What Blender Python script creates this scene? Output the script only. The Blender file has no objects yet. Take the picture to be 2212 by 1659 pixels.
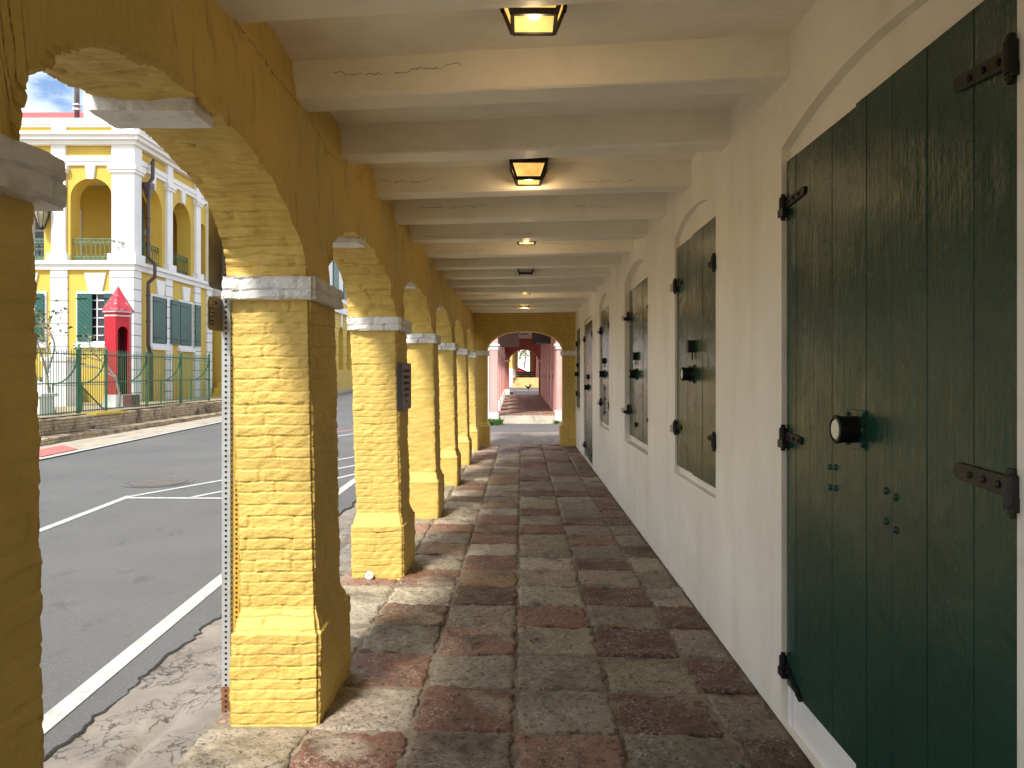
import bpy, math, random
import numpy as np
from mathutils import Vector, Matrix, Quaternion

R = math.radians
sc = bpy.context.scene
col = sc.collection
rng = np.random.default_rng(7)
random.seed(7)

# ------------------------------------------------------------------ camera
cam_d = bpy.data.cameras.new("camera")
cam = bpy.data.objects.new("camera", cam_d)
col.objects.link(cam)
cam.location = (0, 0, 1.6)
cam.rotation_euler = (R(90), 0, 0)
cam_d.sensor_width = 36
cam_d.lens = 36 * 1600 / 2212
cam_d.shift_x = -0.00995
cam_d.shift_y = -0.0097
cam_d.clip_start = 0.05
cam_d.clip_end = 2000
sc.camera = cam

# ------------------------------------------------------------------ light
SUN_AZ, SUN_EL = 25.0, 51.0        # heading the light travels (from +Y towards +X), elevation
w = bpy.data.worlds.new("World")
sc.world = w
w.use_nodes = True
nt = w.node_tree
bg = nt.nodes["Background"]
sky = nt.nodes.new("ShaderNodeTexSky")
sky.sky_type = 'NISHITA'
sky.sun_disc = False
sky.sun_elevation = R(SUN_EL)
sky.sun_rotation = R(180 + SUN_AZ)
sky.dust_density = 0.3
sky.ozone_density = 2.5
tc = nt.nodes.new("ShaderNodeTexCoord")
mp = nt.nodes.new("ShaderNodeMapping")
mp.inputs['Scale'].default_value = (1, 1, 2.6)
mp.inputs['Location'].default_value = (1.95, 3.8, 0.26)
cn = nt.nodes.new("ShaderNodeTexNoise")
cn.inputs['Scale'].default_value = 3.2
cn.inputs['Detail'].default_value = 8
cn.inputs['Roughness'].default_value = 0.58
cr = nt.nodes.new("ShaderNodeValToRGB")
cr.color_ramp.elements[0].position = 0.42
cr.color_ramp.elements[1].position = 0.66
cmx = nt.nodes.new("ShaderNodeMixRGB")
cmx.inputs[2].default_value = (13.5, 13.4, 13.2, 1)
nt.links.new(tc.outputs['Generated'], mp.inputs['Vector'])
nt.links.new(mp.outputs['Vector'], cn.inputs['Vector'])
nt.links.new(cn.outputs['Fac'], cr.inputs['Fac'])
nt.links.new(cr.outputs['Color'], cmx.inputs[0])
nt.links.new(sky.outputs['Color'], cmx.inputs[1])
nt.links.new(cmx.outputs['Color'], bg.inputs['Color'])
bg.inputs['Strength'].default_value = 0.065
sun_d = bpy.data.lights.new("sun", 'SUN')
sun_d.energy = 2.0
sun_d.angle = R(10.0)
sun_d.color = (1.0, 0.95, 0.86)
sun = bpy.data.objects.new("sun", sun_d)
col.objects.link(sun)
dv = Vector((math.sin(R(SUN_AZ)) * math.cos(R(SUN_EL)), math.cos(R(SUN_AZ)) * math.cos(R(SUN_EL)), -math.sin(R(SUN_EL))))
sun.rotation_euler = dv.to_track_quat('-Z', 'Y').to_euler()
sun.location = (-20, -30, 40)
vs = sc.view_settings
vs.view_transform = 'Standard'
vs.look = 'None'
vs.exposure = 1.66
vs.gamma = 1
sc.cycles.max_bounces = 14
sc.cycles.diffuse_bounces = 10
sc.cycles.use_denoising = True
sc.cycles.sample_clamp_indirect = 8

# ------------------------------------------------------------------ materials
def new_mat(name):
    m = bpy.data.materials.new(name)
    m.use_nodes = True
    t = m.node_tree
    return m, t, t.nodes["Principled BSDF"]

def node(t, kind, **kw):
    n = t.nodes.new(kind)
    for k, v in kw.items():
        n.inputs[k.replace('_', ' ')].default_value = v
    return n

def coords(t, stretch=(1, 1, 1), space='Object'):
    c = t.nodes.new("ShaderNodeTexCoord")
    p = t.nodes.new("ShaderNodeMapping")
    p.inputs['Scale'].default_value = stretch
    t.links.new(c.outputs[space], p.inputs['Vector'])
    return p.outputs['Vector']

def ramp(t, src, stops):
    r = t.nodes.new("ShaderNodeValToRGB")
    e = r.color_ramp.elements
    while len(e) < len(stops):
        e.new(0.5)
    for i, (p, c) in enumerate(stops):
        e[i].position = p
        e[i].color = (c, c, c, 1) if isinstance(c, (int, float)) else (*c, 1)
    t.links.new(src, r.inputs['Fac'])
    return r.outputs['Color']

def mixc(t, fac, a, b, mode='MIX'):
    n = t.nodes.new("ShaderNodeMixRGB")
    n.blend_type = mode
    for i, v in ((0, fac), (1, a), (2, b)):
        if hasattr(v, 'is_linked'):
            t.links.new(v, n.inputs[i])
        elif isinstance(v, (int, float)):
            n.inputs[i].default_value = v
        else:
            n.inputs[i].default_value = (*v, 1)
    return n.outputs[0]

def bumps(t, b, hs):
    """hs: list of (socket, strength, distance); chains bump nodes"""
    last = None
    for h, s, d in hs:
        n = t.nodes.new("ShaderNodeBump")
        n.inputs['Strength'].default_value = s
        n.inputs['Distance'].default_value = d
        t.links.new(h, n.inputs['Height'])
        if last is not None:
            t.links.new(last, n.inputs['Normal'])
        last = n.outputs['Normal']
    t.links.new(last, b.inputs['Normal'])

def noise(t, vec, scale, detail=5, rough=0.55):
    n = node(t, "ShaderNodeTexNoise", Scale=scale, Detail=detail, Roughness=rough)
    t.links.new(vec, n.inputs['Vector'])
    return n.outputs['Fac']

def mat(name, base, rough=0.6, var=0.12, vscale=2.0, bump=0.3, bscale=60, bdist=0.01, stretch=(1, 1, 1),
        stain=None, stain_amt=0.0, stain_scale=1.5, metal=0.0, coarse=0.0, cscale=8):
    m, t, b = new_mat(name)
    v0 = coords(t)
    v = coords(t, stretch)
    n1 = noise(t, v0, vscale, 6)
    c = mixc(t, ramp(t, n1, [(0.3, 0.0), (0.7, 1.0)]), [x * (1 - var) for x in base], [min(1, x * (1 + var)) for x in base])
    if stain:
        n3 = noise(t, v0, stain_scale, 8, 0.62)
        c = mixc(t, ramp(t, n3, [(0.52, 0.0), (0.72, stain_amt)]), c, stain)
    t.links.new(c, b.inputs['Base Color'])
    b.inputs['Roughness'].default_value = rough
    b.inputs['Metallic'].default_value = metal
    hs = []
    if coarse:
        hs.append((noise(t, v, cscale, 4), coarse, 0.03))
    if bump:
        hs.append((noise(t, v, bscale, 6), bump, bdist))
    if hs:
        bumps(t, b, hs)
    return m

M = {}
YEL = (0.63, 0.44, 0.105)
M['yellow'] = mat('yellow_brick_paint', YEL, 0.62, 0.10, 3.0, 0.55, 85, 0.006, stain=(0.40, 0.22, 0.05), stain_amt=0.28, stain_scale=5.0, coarse=0.25, cscale=22)
M['yellow_wall'] = mat('yellow_render_paint', YEL, 0.62, 0.10, 2.0, 0.6, 26, 0.008, stretch=(1, 2.6, 0.55), stain=(0.30, 0.17, 0.05), stain_amt=0.35, stain_scale=2.4, coarse=0.35, cscale=5)
def brushed_yellow(name, streak):
    m, t, b = new_mat(name)
    v = coords(t)
    vst = coords(t, streak)
    c = mixc(t, ramp(t, noise(t, v, 1.6, 6), [(0.3, 0.0), (0.7, 1.0)]), [x * 0.88 for x in YEL], [x * 1.08 for x in YEL])
    n1 = noise(t, vst, 3.2, 6, 0.62)
    c = mixc(t, ramp(t, n1, [(0.56, 0.0), (0.70, 0.55)]), c, (0.20, 0.115, 0.025))
    n2 = noise(t, v, 6, 8, 0.7)
    c = mixc(t, ramp(t, n2, [(0.60, 0.0), (0.70, 0.45)]), c, (0.26, 0.15, 0.035))
    t.links.new(c, b.inputs['Base Color'])
    b.inputs['Roughness'].default_value = 0.65
    bumps(t, b, [(noise(t, vst, 2.0, 5, 0.6), 0.8, 0.03), (n1, 0.7, 0.012), (noise(t, v, 40, 6), 0.5, 0.006)])
    return m
M['yellow_wall'] = brushed_yellow('yellow_brushed_render', (7, 7, 0.8))
M['yellow_soffit'] = brushed_yellow('yellow_soffit_brick', (0.8, 8, 8))
M['white_brick'] = mat('white_brick_paint', (0.72, 0.71, 0.67), 0.6, 0.07, 4, 0.7, 50, 0.008, stain=(0.28, 0.25, 0.20), stain_amt=0.5, stain_scale=9)
M['dark_crack'] = mat('dark_crack', (0.015, 0.012, 0.008), 0.9, 0.1, 5, 0)

def plaster(name, base, rough=0.5):
    m, t, b = new_mat(name)
    v = coords(t)
    vs_ = coords(t, (1, 1, 0.22))
    n1 = noise(t, v, 0.9, 6)
    c = mixc(t, ramp(t, n1, [(0.3, 0.0), (0.7, 1.0)]), [x * 0.89 for x in base], [min(1, x * 1.04) for x in base])
    n2 = noise(t, vs_, 3.5, 7, 0.6)
    c = mixc(t, ramp(t, n2, [(0.48, 0.0), (0.74, 0.42)]), c, (base[0] * 0.72, base[1] * 0.68, base[2] * 0.6))
    n4 = noise(t, v, 14, 8, 0.7)
    c = mixc(t, ramp(t, n4, [(0.70, 0.0), (0.78, 0.3)]), c, (0.25, 0.23, 0.2))
    t.links.new(c, b.inputs['Base Color'])
    b.inputs['Roughness'].default_value = rough
    bumps(t, b, [(noise(t, v, 2.2, 4), 0.6, 0.06), (noise(t, v, 13, 6), 0.34, 0.014), (noise(t, v, 90, 4), 0.15, 0.004)])
    return m

M['plaster'] = plaster('cream_plaster', (0.88, 0.83, 0.72), 0.48)
M['ceil'] = mat('white_timber_paint', (0.88, 0.83, 0.72), 0.5, 0.05, 1.2, 0.4, 30, 0.006, stretch=(0.25, 2.2, 2.2), stain=(0.5, 0.44, 0.34), stain_amt=0.3, stain_scale=2.2)
M['trim_white'] = mat('white_trim_paint', (0.78, 0.76, 0.70), 0.5, 0.05, 3, 0.3, 30, 0.004, stain=(0.45, 0.42, 0.36), stain_amt=0.3, stain_scale=5)

def green_door():
    m, t, b = new_mat('dark_green_gloss_paint')
    v = coords(t)
    vw = coords(t, (6, 6, 0.5))
    n1 = noise(t, v, 2.2, 6)
    c = mixc(t, ramp(t, n1, [(0.3, 0.0), (0.7, 1.0)]), (0.0045, 0.036, 0.024), (0.008, 0.048, 0.032))
    sp = noise(t, v, 55, 6, 0.75)
    c = mixc(t, ramp(t, sp, [(0.72, 0.0), (0.76, 0.7)]), c, (0.006, 0.015, 0.01))
    sp2 = noise(t, v, 38, 4, 0.7)
    c = mixc(t, ramp(t, sp2, [(0.765, 0.0), (0.79, 0.5)]), c, (0.35, 0.38, 0.34))
    t.links.new(c, b.inputs['Base Color'])
    rr = ramp(t, noise(t, v, 7, 4), [(0.3, 0.18), (0.7, 0.30)])
    t.links.new(rr, b.inputs['Roughness'])
    b.inputs['Specular IOR Level'].default_value = 0.36
    wob = mixc(t, 0.12, vw, noise(t, v, 3, 3), 'ADD')
    bumps(t, b, [(noise(t, v, 2.2, 3), 0.35, 0.05), (noise(t, wob, 5, 6, 0.6), 0.28, 0.010), (noise(t, v, 55, 5), 0.30, 0.006)])
    return m
M['green'] = green_door()
M['iron'] = mat('black_iron', (0.006, 0.006, 0.0065), 0.45, 0.3, 20, 0.4, 120, 0.003)
M['iron'].node_tree.nodes['Principled BSDF'].inputs['Specular IOR Level'].default_value = 0.3
M['rust_iron'] = mat('weathered_iron', (0.014, 0.012, 0.009), 0.5, 0.4, 30, 0.6, 140, 0.004)
M['label'] = mat('cream_label', (0.72, 0.68, 0.52), 0.5, 0.03, 5, 0)
M['steel'] = mat('worn_steel', (0.35, 0.33, 0.31), 0.35, 0.2, 30, 0.1, 100, 0.002, metal=0.9)

def stone():
    m, t, b = new_mat('worn_flagstone')
    at = t.nodes.new("ShaderNodeVertexColor")
    at.layer_name = 'stone'
    v = coords(t)
    vd = coords(t, (1, 1.6, 1))
    n1 = noise(t, vd, 7, 8, 0.65)
    c = mixc(t, 1.0, at.outputs['Color'], ramp(t, n1, [(0.25, 0.62), (0.5, 1.0), (0.75, 1.30)]), 'MULTIPLY')
    n5 = noise(t, v, 2.6, 7, 0.6)
    c = mixc(t, ramp(t, n5, [(0.56, 0.0), (0.74, 0.40)]), c, (0.22, 0.165, 0.095))
    n2 = noise(t, v, 62, 7, 0.75)
    g2 = noise(t, v, 4.5, 3)
    k2 = mixc(t, 1.0, ramp(t, n2, [(0.52, 0.0), (0.59, 0.85)]), ramp(t, g2, [(0.40, 0.08), (0.58, 1.0)]), 'MULTIPLY')
    c = mixc(t, k2, c, (0.50, 0.44, 0.35))
    n3 = noise(t, v, 40, 8, 0.78)
    c = mixc(t, ramp(t, n3, [(0.535, 0.0), (0.60, 0.85)]), c, (0.014, 0.012, 0.010))
    n4 = noise(t, v, 2.1, 8, 0.68)
    c = mixc(t, ramp(t, n4, [(0.53, 0.0), (0.66, 0.62)]), c, (0.022, 0.017, 0.014))
    t.links.new(c, b.inputs['Base Color'])
    t.links.new(ramp(t, n1, [(0.3, 0.40), (0.7, 0.70)]), b.inputs['Roughness'])
    vor = node(t, "ShaderNodeTexVoronoi", Scale=5.5)
    vor.feature = 'DISTANCE_TO_EDGE'
    wv = mixc(t, 0.25, v, noise(t, v, 6, 4), 'ADD')
    t.links.new(wv, vor.inputs['Vector'])
    crk = ramp(t, vor.outputs['Distance'], [(0.0, 0.0), (0.025, 1.0)])
    bumps(t, b, [(noise(t, vd, 9, 7, 0.6), 0.8, 0.035), (n2, 0.8, 0.010), (n3, 0.6, 0.008)])
    return m
M['stone'] = stone()
M['mortar'] = mat('sandy_mortar', (0.24, 0.195, 0.135), 0.85, 0.25, 9, 0.8, 90, 0.006, stain=(0.07, 0.06, 0.05), stain_amt=0.8, stain_scale=5)

def asphalt(name, base, worn):
    m, t, b = new_mat(name)
    v = coords(t)
    n1 = noise(t, v, 0.5, 7, 0.6)
    c = mixc(t, ramp(t, n1, [(0.3, 0.0), (0.7, 1.0)]), base, worn)
    n2 = noise(t, coords(t, (1.0, 0.55, 1)), 3.4, 7, 0.62)
    c = mixc(t, ramp(t, n2, [(0.60, 0.0), (0.68, 0.45)]), c, [x * 0.42 for x in base])
    n3 = noise(t, v, 75, 5, 0.8)
    c = mixc(t, ramp(t, n3, [(0.54, 0.0), (0.70, 0.55)]), c, (0.32, 0.31, 0.29))
    n6 = noise(t, v, 60, 5, 0.8)
    c = mixc(t, ramp(t, n6, [(0.56, 0.0), (0.70, 0.6)]), c, (0.02, 0.02, 0.02))
    t.links.new(c, b.inputs['Base Color'])
    b.inputs['Roughness'].default_value = 0.75
    bumps(t, b, [(noise(t, v, 130, 4, 0.7), 0.7, 0.01)])
    return m
M['asphalt'] = asphalt('asphalt', (0.088, 0.088, 0.086), (0.125, 0.123, 0.118))
M['asphalt_edge'] = asphalt('asphalt_old_edge', (0.028, 0.028, 0.028), (0.045, 0.044, 0.043))

def concrete(name, base, crack=True):
    m, t, b = new_mat(name)
    v = coords(t)
    n1 = noise(t, v, 3, 8, 0.6)
    c = mixc(t, ramp(t, n1, [(0.3, 0.0), (0.7, 1.0)]), [x * 0.7 for x in base], [x * 1.15 for x in base])
    n2 = noise(t, v, 120, 4, 0.7)
    c = mixc(t, ramp(t, n2, [(0.58, 0.0), (0.7, 0.5)]), c, [x * 0.35 for x in base])
    n3 = noise(t, coords(t, (2.2, 0.5, 1)), 1.6, 6)
    c = mixc(t, ramp(t, n3, [(0.55, 0.0), (0.7, 0.7)]), c, [x * 0.4 for x in base])
    hs = [(n1, 0.5, 0.03), (n2, 0.5, 0.006)]
    if crack:
        nz = node(t, "ShaderNodeTexNoise", Scale=5, Detail=6)
        t.links.new(v, nz.inputs['Vector'])
        wv = mixc(t, 0.45, v, nz.outputs['Color'], 'ADD')
        for s, wd in ((1.9, 0.022), (9.0, 0.055)):
            vor = node(t, "ShaderNodeTexVoronoi", Scale=s)
            vor.feature = 'DISTANCE_TO_EDGE'
            t.links.new(wv, vor.inputs['Vector'])
            line = ramp(t, vor.outputs['Distance'], [(0.0, 1.0), (wd, 0.0)])
            mask = ramp(t, noise(t, v, 1.3 if s < 5 else 1.9, 3), [(0.44, 0.0), (0.54, 1.0)])
            k = mixc(t, 1.0, line, mask, 'MULTIPLY')
            c = mixc(t, k, c, (0.03, 0.027, 0.024))
    t.links.new(c, b.inputs['Base Color'])
    b.inputs['Roughness'].default_value = 0.85
    bumps(t, b, hs)
    return m
M['concrete'] = concrete('cracked_concrete', (0.235, 0.205, 0.17))
M['pave'] = concrete('old_pavement', (0.40, 0.35, 0.27), False)
M['line'] = mat('road_paint_white', (0.44, 0.44, 0.41), 0.7, 0.12, 6, 0.3, 100, 0.004, stain=(0.22, 0.22, 0.21), stain_amt=0.6, stain_scale=9)
M['pink_paint'] = mat('road_paint_pink', (0.52, 0.13, 0.12), 0.7, 0.15, 6, 0.3, 100, 0.004)
M['red_paint'] = mat('road_paint_red', (0.5, 0.06, 0.08), 0.7, 0.15, 6, 0)
# buildings over the road
M['gyel'] = mat('bright_yellow_render', (0.56, 0.39, 0.058), 0.7, 0.07, 0.8, 0.2, 20, 0.01, stain=(0.5, 0.33, 0.08), stain_amt=0.4, stain_scale=1.2)
M['gwhite'] = mat('white_render', (0.74, 0.74, 0.73), 0.6, 0.04, 0.9, 0.15, 15, 0.01, stain=(0.55, 0.53, 0.5), stain_amt=0.3, stain_scale=1.5)
M['joint'] = mat('render_joint', (0.16, 0.15, 0.14), 0.9, 0.1, 4, 0)
M['gyjoint'] = mat('yellow_render_joint', (0.28, 0.18, 0.04), 0.9, 0.1, 4, 0)
M['ggreen'] = mat('green_shutter_paint', (0.012, 0.085, 0.065), 0.45, 0.15, 2, 0.3, 20, 0.01)
M['rail_green'] = mat('green_iron_paint', (0.028, 0.105, 0.05), 0.45, 0.2, 6, 0.2, 60, 0.004)
M['rail_pale'] = mat('faded_green_iron', (0.10, 0.20, 0.13), 0.5, 0.2, 6, 0)
M['red_roof'] = mat('red_metal_roof', (0.36, 0.035, 0.02), 0.5, 0.1, 1, 0.1, 10, 0.01)
M['sentry'] = mat('glossy_red_paint', (0.40, 0.004, 0.018), 0.45, 0.10, 3, 0.2, 30, 0.006)
M['sentry_roof'] = mat('faded_red_paint', (0.38, 0.018, 0.035), 0.5, 0.2, 6, 0.4, 40, 0.008, stain=(0.62, 0.38, 0.38), stain_amt=0.8, stain_scale=8)
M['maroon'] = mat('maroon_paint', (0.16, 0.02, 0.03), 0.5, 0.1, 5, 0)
M['pipe'] = mat('brown_downpipe', (0.055, 0.030, 0.028), 0.4, 0.25, 8, 0.2, 40, 0.004)
M['glass'] = mat('dark_window_glass', (0.02, 0.025, 0.03), 0.08, 0.2, 3, 0)
M['mast'] = mat('grey_mast_steel', (0.16, 0.16, 0.17), 0.45, 0.25, 5, 0, metal=0.4)
def brickterr():
    m, t, b = new_mat('old_stock_brick')
    v = coords(t)
    # course pattern along y and z
    p = t.nodes.new("ShaderNodeMapping")
    p.inputs['Rotation'].default_value = (R(90), 0, R(90))
    c0 = t.nodes.new("ShaderNodeTexCoord")
    sx = t.nodes.new("ShaderNodeSeparateXYZ")
    cb = t.nodes.new("ShaderNodeCombineXYZ")
    t.links.new(c0.outputs['Object'], sx.inputs[0])
    t.links.new(sx.outputs['Y'], cb.inputs['X'])
    t.links.new(sx.outputs['Z'], cb.inputs['Y'])
    br = node(t, "ShaderNodeTexBrick", Scale=1.0, Mortar_Size=0.006, Mortar_Smooth=0.2, Brick_Width=0.10, Row_Height=0.075)
    br.inputs['Color1'].default_value = (0.46, 0.36, 0.22, 1)
    br.inputs['Color2'].default_value = (0.33, 0.25, 0.15, 1)
    br.inputs['Mortar'].default_value = (0.07, 0.055, 0.045, 1)
    t.links.new(cb.outputs[0], br.inputs['Vector'])
    c = mixc(t, ramp(t, noise(t, v, 2.2, 8, 0.65), [(0.50, 0.0), (0.66, 0.85)]), br.outputs['Color'], (0.035, 0.03, 0.028))
    t.links.new(c, b.inputs['Base Color'])
    b.inputs['Roughness'].default_value = 0.9
    bumps(t, b, [(br.outputs['Fac'], -0.6, 0.02), (noise(t, v, 30, 5), 0.6, 0.02)])
    return m
M['terrace'] = brickterr()
def rusticated():
    m, t, b = new_mat('rusticated_white_render')
    v = coords(t)
    sx = t.nodes.new("ShaderNodeSeparateXYZ")
    t.links.new(v, sx.inputs[0])
    def mth(op, a, b_):
        n = t.nodes.new("ShaderNodeMath")
        n.operation = op
        for i, q in enumerate((a, b_)):
            if hasattr(q, 'is_linked'):
                t.links.new(q, n.inputs[i])
            else:
                n.inputs[i].default_value = q
        return n.outputs[0]
    fr = mth('FRACT', mth('DIVIDE', mth('ADD', sx.outputs['Z'], 3.55), 0.39), 0)
    j = mth('MULTIPLY', mth('LESS_THAN', fr, 0.07), mth('LESS_THAN', sx.outputs['Z'], 4.5))
    c = mixc(t, ramp(t, noise(t, v, 1.2, 6), [(0.3, 0.0), (0.7, 1.0)]), (0.70, 0.70, 0.69), (0.77, 0.77, 0.76))
    c = mixc(t, j, c, (0.13, 0.125, 0.12))
    t.links.new(c, b.inputs['Base Color'])
    b.inputs['Roughness'].default_value = 0.6
    bumps(t, b, [(j, -0.8, 0.02), (noise(t, v, 15, 5), 0.15, 0.01)])
    return m
M['rusticated'] = rusticated()
M['yard'] = mat('sandy_paving', (0.36, 0.28, 0.17), 0.85, 0.2, 3, 0.4, 40, 0.01, stain=(0.14, 0.11, 0.08), stain_amt=0.6, stain_scale=3)
M['bark'] = mat('grey_bark', (0.26, 0.22, 0.18), 0.8, 0.25, 12, 0.4, 40, 0.01)
M['leaf'] = mat('leaf_green', (0.08, 0.12, 0.03), 0.6, 0.35, 12, 0)
M['leaf_pale'] = mat('leaf_pale', (0.20, 0.20, 0.07), 0.6, 0.35, 6, 0)
M['grass'] = mat('weed_green', (0.10, 0.20, 0.035), 0.6, 0.3, 12, 0)
# sign post
M['galv'] = mat('galvanised_steel', (0.42, 0.43, 0.43), 0.42, 0.12, 14, 0.1, 80, 0.003, metal=0.35, stain=(0.24, 0.13, 0.06), stain_amt=0.5, stain_scale=6)
M['rust'] = mat('rust', (0.20, 0.085, 0.035), 0.85, 0.3, 20, 0.3, 90, 0.004)
M['hole'] = mat('hole_dark', (0.012, 0.009, 0.008), 0.9, 0.1, 5, 0)
M['yellow_post'] = mat('yellow_post_paint', (0.52, 0.30, 0.03), 0.5, 0.15, 9, 0.1, 60, 0.004, stain=(0.2, 0.12, 0.04), stain_amt=0.6, stain_scale=8)
M['sign_back'] = mat('dull_aluminium_sign', (0.20, 0.16, 0.095), 0.5, 0.2, 6, 0.15, 40, 0.004, stain=(0.09, 0.07, 0.045), stain_amt=0.7, stain_scale=9)
M['sticker'] = mat('yellow_sticker', (0.42, 0.32, 0.10), 0.5, 0.1, 9, 0)
M['ink'] = mat('dark_ink', (0.02, 0.015, 0.012), 0.6, 0.1, 5, 0)
M['bronze'] = mat('dark_bronze', (0.022, 0.019, 0.018), 0.36, 0.3, 20, 0.3, 60, 0.004, metal=0.3)
M['bronze_edge'] = mat('bronze_edge', (0.035, 0.036, 0.034), 0.4, 0.2, 20, 0, metal=0.4)
M['lid'] = mat('white_tin', (0.50, 0.51, 0.53), 0.4, 0.06, 60, 0.1, 90, 0.003)
M['orange'] = mat('orange_tin', (0.72, 0.36, 0.02), 0.4, 0.1, 60, 0)
# pink arcade
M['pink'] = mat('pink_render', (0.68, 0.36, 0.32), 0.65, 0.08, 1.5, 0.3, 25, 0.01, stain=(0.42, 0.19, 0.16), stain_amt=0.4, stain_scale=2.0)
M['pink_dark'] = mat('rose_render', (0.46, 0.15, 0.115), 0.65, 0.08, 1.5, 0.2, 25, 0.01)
M['pwhite'] = mat('white_base_paint', (0.72, 0.70, 0.68), 0.6, 0.06, 2, 0.3, 25, 0.01, stain=(0.4, 0.36, 0.32), stain_amt=0.5, stain_scale=4)
M['signboard'] = mat('brown_signboard', (0.12, 0.066, 0.046), 0.8, 0.1, 5, 0)
M['signboard_dark'] = mat('maroon_signboard', (0.03, 0.012, 0.009), 0.85, 0.2, 5, 0)
M['sign_teal'] = mat('teal_sign_paint', (0.03, 0.055, 0.062), 0.6, 0.2, 5, 0)
M['gold'] = mat('gold_sign_edge', (0.40, 0.24, 0.05), 0.5, 0.1, 5, 0)
M['black_feather'] = mat('black_feathers', (0.012, 0.009, 0.008), 0.5, 0.3, 30, 0.3, 90, 0.004)
M['comb'] = mat('red_comb', (0.4, 0.02, 0.02), 0.5, 0.1, 30, 0)
M['cloth_red'] = mat('red_canvas', (0.42, 0.012, 0.03), 0.7, 0.2, 3, 0.3, 20, 0.01)
M['steps_yellow'] = mat('yellow_brick_steps', (0.58, 0.43, 0.18), 0.8, 0.15, 4, 0.4, 30, 0.01, stain=(0.30, 0.17, 0.06), stain_amt=0.8, stain_scale=3)
M['tan'] = mat('tan_render', (0.42, 0.27, 0.10), 0.7, 0.15, 2, 0)
M['flyel'] = mat('pale_yellow_render', (0.66, 0.46, 0.14), 0.7, 0.08, 1.2, 0)

def lamp_mat(name, colr, strength):
    m, t, b = new_mat(name)
    v = coords(t)
    n = noise(t, v, 9, 3)
    e = mixc(t, ramp(t, n, [(0.35, 0.0), (0.65, 1.0)]), colr[0], colr[1])
    t.links.new(e, b.inputs['Emission Color'])
    b.inputs['Emission Strength'].default_value = strength
    b.inputs['Base Color'].default_value = (0.05, 0.04, 0.02, 1)
    b.inputs['Roughness'].default_value = 0.25
    return m
M['lamp_on'] = lamp_mat('lit_lantern_glass', ((0.62, 0.34, 0.07), (1.0, 0.60, 0.16)), 0.46)
M['lamp_dim'] = mat('unlit_lantern_glass', (0.45, 0.42, 0.34), 0.25, 0.1, 5, 0)
M['bulb'] = lamp_mat('lit_bulb', ((1.0, 0.72, 0.25), (1.0, 0.8, 0.35)), 14.0)

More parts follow.
